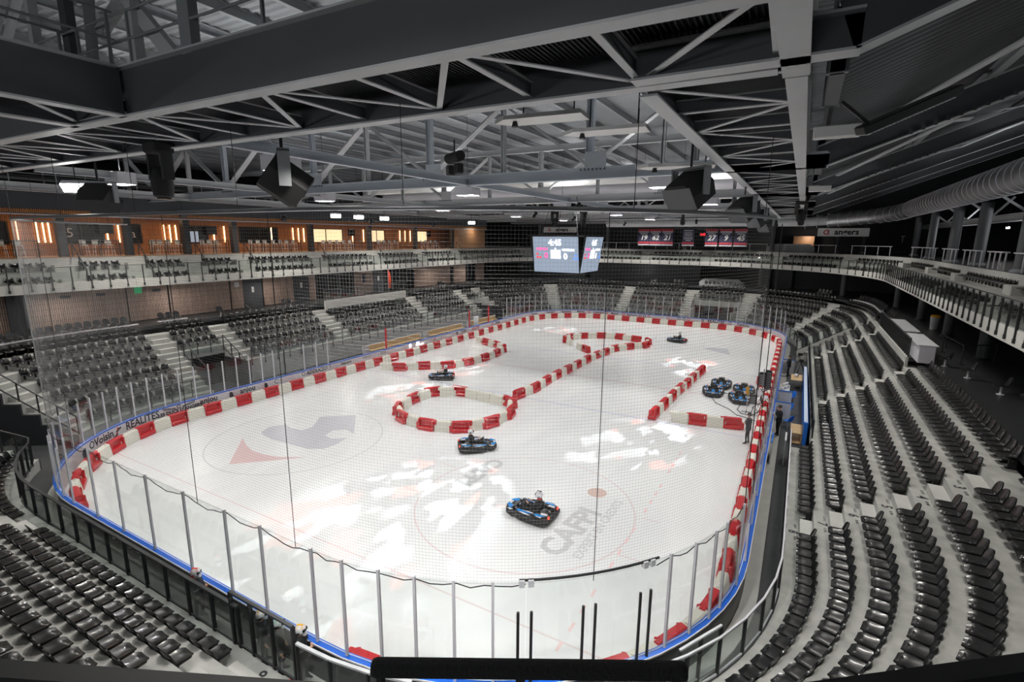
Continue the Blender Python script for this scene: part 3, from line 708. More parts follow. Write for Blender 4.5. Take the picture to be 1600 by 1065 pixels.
# ------------------------------------------------------------------ balustrades
def balustrade(name, label, pts, z0, h, post_d=1.0, pw=.05, rail='fence', glass='glassg', group=None, cat='railing', railw=.06, post='black', midrail=False, drop=0, inset=0):
    """pts: list of (x,y) or (x,y,z) along the foot"""
    P = [Vector((p[0], p[1], p[2] if len(p) > 2 else z0)) for p in pts]
    g = thing(name, label, cat, tuple(P[0]), 0, group); O = P[0]
    P = [p-O for p in P]
    cum = [0]
    for a, b in zip(P, P[1:]): cum.append(cum[-1]+(b-a).length)
    n = max(1, round(cum[-1]/post_d))
    def at(s):
        for i in range(len(P)-1):
            if s <= cum[i+1]+1e-6: u = (s-cum[i])/max(1e-6, cum[i+1]-cum[i]); return P[i].lerp(P[i+1], u), (P[i+1]-P[i]).normalized()
        return P[-1], (P[-1]-P[-2]).normalized()
    pm = MB(); pm.box(-pw*.35, pw*.35, -pw*.7, pw*.7, -drop, h-.01)
    if drop: pm.box(-pw*.8, pw*.8, -pw*.9, pw*.9, -drop, -drop+.16)
    pme = pm.mesh('post', post)
    for i in range(n+1):
        p, d = at(cum[-1]*i/n); o = obj('post', pme, g); o.location = p; o.rotation_euler = (0, 0, math.atan2(d.y, d.x))
    for i in range(n):
        a, d = at(cum[-1]*i/n+.04); b, d2 = at(cum[-1]*(i+1)/n-.04); nn = Vector((-d.y, d.x, 0))*.006
        mb = MB(); z1, z2 = Vector((0, 0, .07)), Vector((0, 0, h-.05))
        mb.add([a+z1-nn, b+z1-nn, b+z1+nn, a+z1+nn, a+z2-nn, b+z2-nn, b+z2+nn, a+z2+nn], MB.BF)
        if glass: mb.build('glass_pane', glass, g)
    mb = MB(); dens = [at(cum[-1]*i/max(n, 2))[0]+Vector((0, 0, h)) for i in range(max(n, 2)+1)]
    for a, b in zip(dens, dens[1:]): mb.beam(a, b, railw, .05)
    mb.build('top_rail', rail, g)
    if midrail:
        mb = MB()
        for a, b in zip(dens, dens[1:]): mb.beam(a-Vector((0, 0, h-.08)), b-Vector((0, 0, h-.08)), .04, .06)
        mb.build('bottom_rail', rail, g)
    return g
def curve_pts(R, t0, t1, o, z, step=.8, lin=3): return [(*R.at(t, o)[:2], z) for t in R.ts(t0, t1, step, lin)]
def balustrade_ring(name, label, R, t0, t1, o, z, h, **kw): return balustrade(name, label, curve_pts(R, t0, t1, o, z), z, h, **kw)
# fences at the foot of the stands
balustrade_ring('glass_balustrade', 'long black framed glass balustrade in front of the near left seats', BOWL, 143.5, 160.95, -.80, .5, 1.2, post_d=1.12, midrail=True, pw=.07, railw=.09)
balustrade('glass_gate', 'taller black framed glass gate at the foot of the near left aisle', [(4.35, -.80), (6.75, -.80)], .5, 1.55, .8, pw=.07, midrail=True, railw=.08, cat='gate')
balustrade_ring('glass_balustrade', 'glass balustrade right of the near gate with a grey rail', BOWL, 163.2, 166.5, -.80, .5, 1.15, post_d=1.2, pw=.06, railw=.08, rail='steel2', midrail=True)
balustrade('glass_balustrade', 'short curved glass panel rail at the mouth of the left corner vomitory', [(*BOWL.at(t, o)[:2], z) for t, o, z in ((141.5, .9, 1.3), (141.5, .1, .9), (141.5, -.6, .55), (142.2, -.8, .5), (143.4, -.8, .5))], .5, 1.15, .55, pw=.06, midrail=True)
balustrade_ring('glass_balustrade', 'long glass balustrade with a silver top rail along the near right stand', BOWL, -7.6, 11.6, -.80, .5, 1.1, post_d=1.1, rail='alu', railw=.05, pw=.06, midrail=True)
balustrade('glass_balustrade', 'low glass rail with pale top bar below the near right seats', [(14.55, 3.6, .25), (15.3, 4.8, .35)], .3, 1.25, .75, rail='alu', pw=.06, midrail=True)
balustrade_ring('glass_balustrade', 'black framed glass balustrade beside the scorers\' enclosure', BOWL, 12.2, 36.0, .14, zt(1), .95, post_d=1.6, pw=.05, midrail=True)
balustrade_ring('glass_balustrade', 'glass balustrade on the wall in front of the raised left blocks', BOWL, 94.0, 125.0, D*2-.80, zt(2), 1.0, post_d=1.1, drop=.45)
balustrade_ring('glass_balustrade', 'glass balustrade at the foot of the left corner block', BOWL, 129.2, 137.0, -.80, .5, 1.1, post_d=1.2)
balustrade_ring('glass_balustrade', 'low black rail at the foot of the far blocks', BOWL, 62.3, 90.0, -.80, .5, 1.05, post_d=1.4)
balustrade_ring('glass_balustrade', 'low black rail at the foot of the far right corner blocks', BOWL, 38.5, 55.4, -.80, .5, 1.05, post_d=1.4)
# stair rails round the vomitories
def stair_rail(label, t, o0, o1, z0, z1, h=1.0, n=5, g=None): return balustrade('stair_railing', label, [(*BOWL.at(t, o0)[:2], z0), (*BOWL.at(t, o1)[:2], z1)], 0, h, math.hypot(o1-o0, z1-z0)/n, glass=g, pw=.05, midrail=True)
stair_rail('black stair railing beside the left corner vomitory', 137.85, -.75, 4.6, .5, 4.2, n=6)
stair_rail('black rail on the near side of the left vomitory', 128.9, -.2, 2.6, .9, 2.6, n=3)
stair_rail('black rail on the far side of the left vomitory', 126.05, -.2, 2.6, .9, 2.6, n=3)
balustrade_ring('stair_railing', 'short black rail above the left vomitory opening', BOWL, 126.05, 128.9, 2.6, 2.4, 1.0, post_d=1.0)
stair_rail('black rail left of the far vomitory', 61.2, -.3, 2.7, .8, 2.7, n=3); stair_rail('black rail right of the far vomitory', 56.0, -.3, 2.7, .8, 2.7, n=3)
balustrade_ring('stair_railing', 'black rail with posts above the far vomitory', BOWL, 56.0, 61.2, 2.7, 2.6, 1.0, post_d=.8)
balustrade_ring('stair_railing', 'black rail above the far left vomitory', BOWL, 90.3, 92.7, 2.7, 2.6, 1.0, post_d=.8)
mb = MB(); a_ = BOWL.at(36.3, -.75); b_ = BOWL.at(36.3, 3.0)
mb.add([Vector(p) for p in ((a_[0], a_[1]-.06, .5), (b_[0], b_[1]-.06, 2.9), (b_[0], b_[1]+.06, 2.9), (a_[0], a_[1]+.06, .5), (a_[0], a_[1]-.06, .95), (b_[0], b_[1]-.06, 3.35), (b_[0], b_[1]+.06, 3.35), (a_[0], a_[1]+.06, .95))], MB.BF); mb.build('stair_wall', 'step', stand)
stair_rail('glass rail on the pale sloping wall at the end of the right side rows', 36.3, -.75, 3.0, .95, 3.35, .95, 6, 'glassg')
# raised platform behind the second right block: parapet, rail, white desks
mb = MB(); BOWL.sweep(mb, 18.65, 30.85, rect(D*6-.72, D*6-.6, zt(5), 4.54)); mb.build('parapet', 'step', stand)
mb = MB(); BOWL.sweep(mb, 18.65, 30.85, rect(D*6-.6, D*6+.3, 4.3, 4.53)); mb.build('platform', 'floordk', stand)
balustrade_ring('glass_balustrade', 'tall dark glass rail in front of the white desks on the right', BOWL, 18.7, 30.8, D*6-.62, 4.54, 1.05, post_d=.55, pw=.06)
for y0, y1, w_ in ((26.2, 30.2, 'nearer'), (31.2, 36.6, 'farther')):
    d_ = thing('control_desk', 'pale grey boxed control desk behind the right glass rail, the %s one' % w_, 'desk', (22.3, (y0+y1)/2, 4.54))
    hl = (y1-y0)/2; mb = MB(); mb.cbox(-.35, .35, -hl, hl, .0, .92, .02); mb.build('cabinet', 'alu', d_)
    mb = MB(); mb.cbox(-.45, .45, -hl-.05, hl+.05, .92, .98, .015); mb.build('worktop', 'steel2', d_)
# parapet and rail above the third left block
mb = MB(); BOWL.sweep(mb, 103.5, 114.9, rect(D*6-.75, D*6-.6, zt(5), 4.9)); mb.build('parapet', 'step', stand)
mb = MB(); BOWL.sweep(mb, 103.5, 114.9, rect(D*6-.6, D*7-.7, 4.3, 4.53)); mb.build('platform', 'floordk', stand)
balustrade_ring('glass_balustrade', 'glass balustrade on the pale parapet above the third left block', BOWL, 103.5, 114.9, D*6-.68, 4.9, 1.0, post_d=1.0)
# ------------------------------------------------------------------ upper balcony
balc = thing('upper_balcony', 'white edged upper balcony ring with grey stepped rows', 'balcony', (0, 0, 0))
BT0, BT1 = 0, BALC.L
BE = 165.0
NBF = 32
for i in range(NBF):
    a = -3+(BE+3)*i/NBF; b = -3+(BE+3)*(i+1)/NBF-.012
    mb = MB(); BALC.sweep(mb, a, b, rect(0, .16, 7.36, 7.93)); mb.build('fascia_panel', 'step', balc)
mb = MB(); BALC.sweep(mb, -3, BE, rect(.16, 5.2, 7.36, 7.62), mi=[0, 0, 0, 0]); mb.build('slab', 'riser', balc)
BC0 = BALC.L-12.566-16   # near corner, kept clear of rows where the camera stands
for k in range(2):
    z = (7.62, 8.48)[k]; o0 = (.9, 1.45)[k]
    if k == 1:
        mb = MB(); BALC.sweep(mb, -1.5, BE, rect(1.45, 2.35, 7.62, 8.48), mi=[0, 0, 1, 0]); mb.build('row_tread', ['riser', 'concrete'], balc)
mb = MB(); BALC.sweep(mb, -1.5, BE, rect(2.35, 13.5, 9.1, 9.38)); mb.build('floor', 'floordk', kind='structure', label='upper concourse floor behind the balcony rows')
mb = MB(); BALC.sweep(mb, -1.5, BE, rect(2.30, 2.36, 8.48, 9.38)); mb.build('row_riser', 'riser', balc)
UA = [3, 11, 20.5, 31, 41, 52, 62, 71, 80, 88.5, 97, 106, 112.5, 119.5, 127.5, 135.3, 143.2, 147.2, 151.2, 155.0, 158.8, 163]
ua_left = lambda y: None
# parameter of the left straight at distance y
LB = [g for g in BALC.seg if g[2] == 'l' and g[5] == (-1, 0)][0]
def bl(y): return LB[0]+(LB[3][1]-y)
gaps = [3, 12.5, 22.5, 32.5, 40.5, 49, 57.5, 66, 74.5, 83, 92, 100.5]+[bl(y) for y in (50.6, 42.9, 35.1, 27.3, 19.5, 15.6, 11.5, 7.4, 3.4)]
gaps = sorted(g for g in gaps)
ups = []
for a, b in zip([-.8]+gaps, gaps+[bl(-2)]):
    for k in range(2):
        z = (7.62, 8.48)[k]; o = (1.38, 2.24)[k]
        for t in BALC.walk(a+.65, b-.65, o, .62): x, y, an = BALC.at(t, o); ups.append((x, y, z, an))
ups = [u for u in ups if in_frame((u[0], u[1], u[2]+.5), 60)]
scatter('balcony_seats', ups, 'seatfar', 'two rows of small black seats along the upper balcony', 'seats')
for g in gaps:
    f = BALC.length(g-.5, g+.5, 2)
    for o0, o1, z0, z1 in ((1.0, 1.47, 7.62, 8.05), (1.75, 2.33, 8.48, 8.92)):
        mb = MB(); BALC.sweep(mb, g-.55/f, g+.55/f, rect(o0, o1, z0, z1)); mb.build('aisle_step', 'step', balc)
balustrade_ring('balcony_railing', 'black posted glass railing along the edge of the left balcony', BALC, bl(46), bl(-4), -.02, 7.93, .95, post_d=1.0, pw=.06, drop=.45, railw=.04)
balustrade_ring('balcony_railing', 'black posted glass railing along the edge of the far balcony', BALC, 52, bl(46.2), -.02, 7.93, .95, post_d=1.35, pw=.06, drop=.45, railw=.04)
balustrade_ring('balcony_railing', 'black posted glass railing along the edge of the right balcony', BALC, 0, 51.8, -.02, 7.93, .95, post_d=.95, pw=.06, drop=.45, railw=.04)
for si_, y in enumerate((50.9, 43.1, 35.3, 27.5, 19.7, 15.6, 11.6, 7.7)):     # diagonal stair rails on the left rows
    x0 = -24.1; balustrade('stair_railing', 'black sloping stair rail on the left balcony, %s from the far end' % ordn(si_+1), [(-24.3, y+.45, 7.7), (-25.9, y+.45, 9.38)], 0, .95, 1.2, glass=None, group='stair rails of the left balcony')
# ------------------------------------------------------------------ hospitality boxes on the left
XB = -29.2
mb = MB(); mb.box(XB-.3, XB-.1, -12, 59, 9.38, 12.4); wb = mb.build('wall_left', 'woodor', kind='structure', label='warm orange timber back wall of the hospitality boxes')
mb = MB(); mb.box(XB, -25.7, -12, 58.8, 12.15, 12.4); mb.build('ceiling', 'woodor', kind='structure', label='timber ceiling over the hospitality boxes')
mb = MB(); mb.box(-26.2, -25.75, -12, 59, 12.05, 13.4); fas = mb.build('wall_left', 'wallgrey', kind='structure', label='dark grey fascia band above the hospitality boxes')
mb = MB(); mb.box(-25.75, -25.7, -12, 59, 12.03, 12.10); mb.build('fascia_trim', 'alu', fas)
mb = MB(); mb.box(XB, -25.7, -12, 58.8, 9.38, 9.42); mb.build('floor', 'woodlt', kind='structure', label='timber floor of the hospitality boxes')
PIL = [3.9, 7.7, 11.5, 15.5, 19.4, 27.2, 35.0, 42.8, 50.5]
for y in PIL: mb = MB(); mb.box(-26.2, -25.75, y-.22, y+.22, 9.42, 12.05); mb.build('pillar', 'black', wb)
mb = MB(); mb.box(-26.4, -25.8, 51.6, 58.6, 9.42, 12.05); mb.build('end_panel', 'woodlt', wb)
def boxwin(a, b, m, z0=10.25, z1=11.65, mull=0):
    mb = MB(); mb.box(XB-.10, XB-.07, a, b, z0, z1); w_ = mb.build('window', m, wb)
    mb = MB()
    for q in [a, b]+[a+(b-a)*i/(mull+1) for i in range(1, mull+1)]: mb.box(XB-.08, XB-.02, q-.05, q+.05, z0, z1)
    mb.box(XB-.08, XB-.02, a, b, z1-.04, z1+.05); mb.box(XB-.08, XB-.02, a, b, z0-.05, z0+.04); mb.build('window_frame', 'black', w_)
boxwin(3.0, 6.1, 'dark'); boxwin(8.7, 11.4, 'dark', mull=1); boxwin(12.8, 13.9, 'dark'); boxwin(16.9, 19.1, 'dark', mull=1); boxwin(22.0, 26.0, 'dark', mull=1)
boxwin(29.6, 34.2, 'lit', mull=1); boxwin(38.2, 40.9, 'lit', mull=1); boxwin(46.7, 49.2, 'lit')
mb = MB(); mb.box(XB-.06, XB-.05, 17.2, 18.3, 10.3, 11.2); mb.build('lit_monitor', 'screen', wb)
for y, s_ in ((9.4, '5'), (13.35, 'a'), (4.6, 'n')): text_obj(s_, .9, 'bgrey', frame((XB-.055, y, 10.95), (0, 1, 0), (0, 0, 1)), wb, 'window_letter')
for ys in ((6.6, 7.6, 7.95, 8.25), (11.65, 12.4), (15.6, 16.05, 16.5), (19.65, 20.6), (27.75, 28.4, 29.05), (35.7, 37.4), (43.7, 44.7, 45.7), (25.3,)):
    for y in ys:
        mb = MB(); mb.box(XB-.05, XB+.0, y-.035, y+.035, 10.3, 11.68); mb.build('light_tube', 'ledwarm', wb)
for y in (7.0, 11.0, 14.8, 18.6, 25.5, 33.5, 41.0, 48.5): area('box_downlight', (-27.4, y, 12.1), .8, .8, 26, (1, .66, .38))
area('box_downlight', (-27.4, 22, 12.1), .8, .8, 26, (1, .66, .38)); area('box_downlight', (-27.4, 30, 12.1), .8, .8, 26, (1, .66, .38)); area('box_downlight', (-24.8, 55, 12.0), .8, .8, 30, (1, .8, .6), (0, .5, 0))
for si_, y in enumerate((12.0-.5, 19.3, 35.3, 49.2)):
    t = thing('wall_television', 'black television hung in the left hospitality boxes, %s from the near end' % ordn(si_+1), 'television', (XB+.25, y, 10.95), 0, 'televisions in the boxes'); mb = MB(); mb.cbox(-.05, .05, -.45, .45, 0, .75, .02); mb.build('panel', 'dark', t); mb = MB(); mb.box(-.2, -.04, -.1, .1, .25, .5); mb.build('bracket', 'black', t)
# bar stools and high counters
st = thing('bar_stool', 'white bar stool in the hospitality boxes, first from the near end', 'stool', (-27, 0, 9.42), 0, 'bar stools in the boxes')
mb = MB(); mb.cbox(-.2, .2, -.2, .2, .70, .76, .02); mb.build('seat', 'white', st); mb = MB(); mb.cbox(-.20, -.16, -.2, .2, .76, 1.08, .015); mb.build('backrest', 'white', st)
for sx in (-1, 1):
    for sy in (-1, 1): mb = MB(); mb.tube([(sx*.16, sy*.16, .70), (sx*.21, sy*.21, 0)], .018, 5); mb.build('leg', 'white', st)
mb = MB(); mb.box(-.19, .19, -.19, -.17, .25, .28); mb.box(-.19, .19, .17, .19, .25, .28); mb.build('footrest', 'white', st)
yy = [2.2, 2.9, 5.0, 5.8, 9.2, 9.95, 10.7, 13.6, 14.1, 14.7, 15.0+.4, 17.3, 17.9, 18.5, 21.6, 22.3, 23.0, 23.9, 24.6, 25.3, 26.0, 29.6, 30.5, 31.4, 32.3, 33.2, 37.6, 38.5, 39.4, 40.3, 45.2, 46.2, 47.2, 48.2]
st.location = (-26.9, yy[0], 9.42)
for q, y in enumerate(yy[1:]): copy_tree(st, (-26.9, y, 9.42), 0, 'white bar stool in the hospitality boxes, %s from the near end' % ordn(q+2))
ct = thing('high_counter', 'black framed high counter of the hospitality boxes, first from the near end', 'counter', (-26.35, 2.6, 9.42), 0, 'high counters of the boxes')
mb = MB(); mb.box(-.2, .2, -1.15, 1.15, 1.0, 1.05); mb.build('top', 'black', ct)
mb = MB()
for q in (-1.1, 0, 1.1):
    for x in (-.17, .17): mb.box(x-.02, x+.02, q-.02, q+.02, 0, 1.0)
mb.box(.15, .19, -1.1, 1.1, .45, .49); mb.build('frame', 'black', ct)
for q, y in enumerate((5.4, 9.9, 14.2, 17.9, 22.3, 25.1, 30.5, 33.0, 38.4, 40.6, 46.3, 48.6)): copy_tree(ct, (-26.35, y, 9.42), 0, 'black framed high counter of the hospitality boxes, %s from the near end' % ordn(q+2))
# ------------------------------------------------------------------ upper concourse: columns, white bar frames, lights, signs
for i, (x, y, r) in enumerate(((25.6, 27.3, .34), (25.9, 36.3, .32), (25.6, 41.6, .32), (25.7, 50.0, .30), (26.2, 60.5, .30), (22.4, 68.5, .28), (19.6, 76-7.5, .28), (12.4, 69.6, .26), (1.2, 69.6, .26), (-10.4, 69.6, .26), (-21, 67.5, .26))):
    c = thing('tall_round_column', ('tall grey round column on the upper right concourse, %s from the near end' % ordn(i+1)) if i < 7 else 'slim grey round column behind the far balcony rows, %s from the right' % ordn(i-6), 'column', (x, y, 9.38), 0, 'tall columns right' if x > 15 else 'slim columns far')
    mb = MB(); mb.tube([(0, 0, .15), (0, 0, 3.9)], r, 16); mb.build('shaft', 'steeldk', c, smooth=True)
    mb = MB(); mb.lathe([(r*1.35, 0), (r*1.35, .08), (r*1.05, .16)], 16); mb.build('base', 'steel', c)
for si_, (t0, t1) in enumerate(((18, 21.2), (22.5, 25.6), (27.2, 29.9), (31.5, 35.2), (37.5, 41.0), (44, 49.5), (53, 58), (60, 66), (68, 74), (77, 82), (84, 90))):
    g = thing('bar_rail', 'pale steel bar table frame behind the upper rows, %s counted from the near right' % ordn(si_+1), 'bar table', (*BALC.at(t0, 2.7)[:2], 9.38), 0, 'bar tables of the upper concourse'); O = Vector(g.location)
    mb = MB(); a_ = [Vector((*BALC.at(t, 2.7)[:2], 10.32))-O for t in BALC.ts(t0, t1, 1.2, 4)]
    for p, q in zip(a_, a_[1:]): mb.beam(p, q, .30, .06)
    mb.build('top', 'alu', g)
    for k in range(4):
        x, y, an = BALC.at(t0+(t1-t0)*k/3, 2.7); mb = MB(); p = Vector((x, y, 9.38))-O; mb.box(p.x-.03, p.x+.03, p.y-.03, p.y+.03, 0, .92); mb.build('leg', 'alu', g)
def sign_angers(x0, x1, y, z0, z1, label):
    g = thing('angers_sign' if False else 'hanging_sign', label, 'sign', ((x0+x1)/2, y, z0)); w_ = x1-x0; h = z1-z0
    mb = MB(); mb.cbox(-w_/2, w_/2, -.06, .06, 0, h, .01); mb.build('panel', 'white', g)
    text_obj('angers', h*.98, 'ink', frame((.25*w_/5+.1, -.066, h*.52), (1, 0, 0), (0, 0, 1)), g, 'lettering', bold=.028)
    mb = MB(); c = (-w_*.33, h*.5)
    vs = []; n = 16
    for q in (h*.30, h*.18):
        for k in range(n): a = 2*PI*k/n; vs.append((c[0]+q*math.cos(a), -.066, c[1]+q*math.sin(a)))
    mb.add(vs, [(k, (k+1) % n, n+(k+1) % n, n+k) for k in range(n)]); mb.box(c[0]+h*.20, c[0]+h*.31, -.068, -.064, c[1]-h*.3, c[1]+h*.3); mb.build('ring_emblem', 'inkred', g)
    mb = MB()
    for q in (-.45, .45): mb.tube([(q*w_, 0, h-.01), (q*w_, 0, h+1.2)], .02, 5)
    mb.build('hanger', 'black', g)
sign_angers(17.35, 22.5, 65.2, 11.35, 12.3, 'white sign reading angers with a red ring at the upper right')
sign_angers(-19.6, -14.1, 66, 11.75, 12.55, 'white sign reading angers partly hidden above the video cube')
# retired number banners
for x, s_ in ((-3.2, '19'), (-1.55, '62'), (.1, '21'), (5.9, '27'), (7.7, '9'), (9.5, '45'), (2.9, '')):
    w_ = 1.6; g = thing('number_banner', ('navy and red hanging banner with white number %s, %s' % (s_, {'19': 'leftmost of all', '62': 'second from the left', '21': 'third from the left', '27': 'just right of the red clock', '9': 'second right of the red clock', '45': 'rightmost of all'}[s_])) if s_ else 'navy hanging banner with several lines of white print', 'banner', (x-.7, 66.3, 10.0))
    mb = MB(); mb.box(-w_/2, w_/2, -.015, .015, 0, 2.25); mb.build('cloth', 'navy', g)
    mb = MB(); mb.box(-w_/2, w_/2, -.02, .02, 0, .14); mb.build('pale_hem', 'bgrey', g)
    mb = MB(); mb.box(-w_/2, w_/2, -.02, .02, .22, .50); mb.build('red_band', 'bred', g)
    if s_:
        mb = MB(); mb.box(-w_/2, w_/2, -.02, .02, 1.95, 2.25); mb.build('red_band', 'bred', g)
        mb = MB(); mb.box(-w_/2+.1, w_/2-.1, -.022, .022, 1.78, 1.92); mb.build('pale_band', 'bgrey', g)
        text_obj(s_, .95, 'white', frame((0, -.022, 1.05), (1, 0, 0), (0, 0, 1)), g, 'number', shear=.2, bold=.03)
        mb = MB(); mb.box(-.5, .5, -.022, .022, 1.55, 1.66); mb.build('print_line', 'bgrey', g)
    else:
        for z, q in ((2.05, .6), (1.82, .45), (1.6, .6), (1.4, .5), (1.15, .6), (.95, .6), (.72, .35)): mb = MB(); mb.box(-q, q, -.022, .022, z-.045, z+.045); mb.build('print_line', 'bgrey', g)
    mb = MB(); mb.tube([(-.7, 0, 2.2), (-.7, 0, 3.4)], .015, 5); mb.tube([(.7, 0, 2.2), (.7, 0, 3.4)], .015, 5); mb.build('hanger', 'black', g)
g = thing('red_clock', 'small red glowing digital clock among the number banners', 'clock', (4.05, 66.5, 11.5)); mb = MB(); mb.cbox(-.55, .55, 0, .12, -.2, .25, .02); mb.build('case', 'black', g)
text_obj('4:45', .42, 'scrred', frame((0, -.005, .02), (1, 0, 0), (0, 0, 1)), g, 'digits', bold=.02)
mb = MB(); mb.tube([(0, .06, .2), (0, .06, 2.0)], .02, 5); mb.build('hanger', 'black', g)
for x, z in ((0.6, 12.15), (3.3, 12.1)):
    g = thing('dark_screen', 'dark hanging screen above the number banners, the %s one' % ('left' if x < 2 else 'right'), 'screen', (x+.6, 66.9, z)); mb = MB(); mb.cbox(-1.2, 1.2, -.08, .08, 0, 1.0, .02); mb.build('panel', 'dark', g); mb = MB(); mb.tube([(-1, 0, .9), (-1, 0, 2.0)], .02, 5); mb.tube([(1, 0, .9), (1, 0, 2.0)], .02, 5); mb.build('hanger', 'galv', g)
for si_, (x, y, z) in enumerate(((31.5, 30.5, 11.6), (29.5, 40.5, 12.1), (30, 48, 11.9))):
    g = thing('emergency_lamp', 'small white lit lamp in the dark upper right concourse, %s from the near end' % ordn(si_+1), 'lamp', (x, y, z), 0, 'lamps of the upper right concourse'); mb = MB(); mb.cbox(-.05, .05, -.28, .28, 0, .12, .02); mb.build('lens', 'ledwhite', g); mb = MB(); mb.box(-.06, .06, -.3, .3, .12, .17); mb.tube([(0, 0, .15), (0, 0, 7.6)], .015, 5); mb.build('housing', 'black', g)
mb = MB(); mb.box(14.8, 17.2, 71.6, 71.75, 9.4, 11.4); dl = mb.build('wall_far', 'woodlt', kind='structure', label='pale lit doorway recess at the back of the far right concourse')
area('doorway_glow', (16.5, 70.6, 11.3), .5, .5, 25, (1, .85, .7), (math.radians(50), 0, 0))
for x, y, z, r_ in ((24.6, 57, 11.0, -1.0), (31.5, 45, 10.6, -1.2), (6.5, 72.9, 10.6, 0)):   # faint letters painted on the dark wall
    text_obj({24.6: 'T', 31.5: 'U', 6.5: 'S'}[x], 1.0, 'inkgrey', frame((x, y, z), (math.cos(r_), math.sin(r_), 0), (0, 0, 1)), balc, 'wall_letter')
# low curved back shelters at the far vomitory
for z0, x, y, w_ in ((4.54, 6.6, 68.3, 5.6), (9.38, 14.6, 70.3, 5.5)):
    mb = MB(); mb.prism([(-w_/2, 0), (w_/2, 0), (w_/2, .55), (w_/2-.6, 1.0), (-w_/2+.6, 1.0), (-w_/2, .55)], -.08, .08, T=Matrix.Translation((x, y, z0)) @ Matrix.Rotation(PI/2, 4, 'X'))
    tag(mb.build('back_screen', 'steel2'), 'grey chamfered low screen behind the %s seats' % ('far vomitory' if z0 < 5 else 'upper far right'), 'screen')
# camera platform rail in front of the viewer
g = thing('platform_railing', 'black foam topped guard rail right in front of the viewpoint', 'railing', (0, 0, 0))
F2 = Vector((fw.x, fw.y, 0)).normalized(); R2 = Vector((F2.y, -F2.x, 0)); B0 = Vector((EYE.x, EYE.y, 0))
def cp(f, r, z): p = B0+F2*f+R2*r; return (p.x, p.y, z)
# guard rail in front of the viewpoint: raised middle piece and lower side pieces on black posts
A_, B_ = Vector((15.23, -6.38, 9.775)), Vector((15.93, -5.99, 9.775)); dR = (B_-A_).normalized()
mb = MB(); mb.tube([A_, A_+dR*.012, B_-dR*.012, B_], [.020, .024, .024, .020], 12); mb.build('foam_rail', 'foam', g)
for q in (.02, .38, .78): p = A_+dR*q; mb = MB(); mb.tube([(p.x, p.y, 8.7), (p.x, p.y, 9.76)], .012, 6); mb.build('post', 'black', g)
mb = MB(); mb.beam((14.38, -6.91, 9.80), (15.19, -6.46, 9.735), .05, .032); mb.build('side_rail', 'black', g)
mb = MB(); mb.beam((15.97, -6.06, 9.735), (16.80, -5.53, 9.845), .05, .036); mb.build('side_rail', 'black', g)
for x, y in ((14.4, -6.9), (16.75, -5.57)): mb = MB(); mb.tube([(x, y, 8.7), (x, y, 9.8)], .014, 6); mb.build('post', 'black', g)
mb = MB(); mb.prism([(14.6, -7.2), (16.4, -6.15), (18.5, -9.8), (16.7, -10.9)], 8.45, 8.7); mb.build('platform', 'riser', balc)
# ------------------------------------------------------------------ roof
RZ = 17.4
roof = thing('corrugated_roof', 'dark corrugated steel roof deck over the whole arena', 'roof', (0, 0, 0))
def deck(name, p, q, r, n, m, amp=.05):
    """corrugated sheet between corners p,q (along ribs start) and r (end of the first rib)"""
    p, q, r = Vector(p), Vector(q), Vector(r); u = (q-p); w_ = (r-p); nn = u.cross(w_).normalized()
    if nn.z < 0: nn = -nn
    vs = []; fs = []
    for i in range(n+1):
        for j, h in ((0, 0), (.28, 0), (.5, 1), (.78, 1)):
            if i == n and j: break
            c = p+u*((i+j)/n)+nn*(amp*h); vs += [c, c+w_]
    m_ = len(vs)//2
    for i in range(m_-1): fs.append((2*i, 2*i+2, 2*i+3, 2*i+1))
    mb = MB(); mb.add(vs, fs); return mb.build(name, m, roof)
ybays = [-20, -11, 1.2, 13, 25, 37, 49, 61, 73.2]
for i, (a, b) in enumerate(zip(ybays, ybays[1:])):
    for x0, x1 in ((-38, -20), (-20, -8.2), (-8.2, 4.1), (4.1, 16.4)):
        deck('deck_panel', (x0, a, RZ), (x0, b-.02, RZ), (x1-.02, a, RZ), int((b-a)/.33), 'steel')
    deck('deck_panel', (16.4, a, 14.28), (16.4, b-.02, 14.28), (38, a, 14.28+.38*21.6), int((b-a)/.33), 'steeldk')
mb = MB(); mb.box(16.3, 16.5, -20, 73.2, 14.6, RZ+.2); mb.build('upstand', 'steeldk', roof)
mb = MB(); mb.box(-38, 38, -20, 73.4, RZ+.4+8, RZ+.5+8); mb.build('ceiling', 'steeldk', kind='structure')
# purlins along the rink
for i, x in enumerate(np.arange(-36, 16, 2.05)):
    mb = MB(); mb.ibeam((x, -19, RZ-.30), (x, 73, RZ-.30), .16, .28, .02, .014); mb.build('purlin', 'steel', roof)
mb = MB()
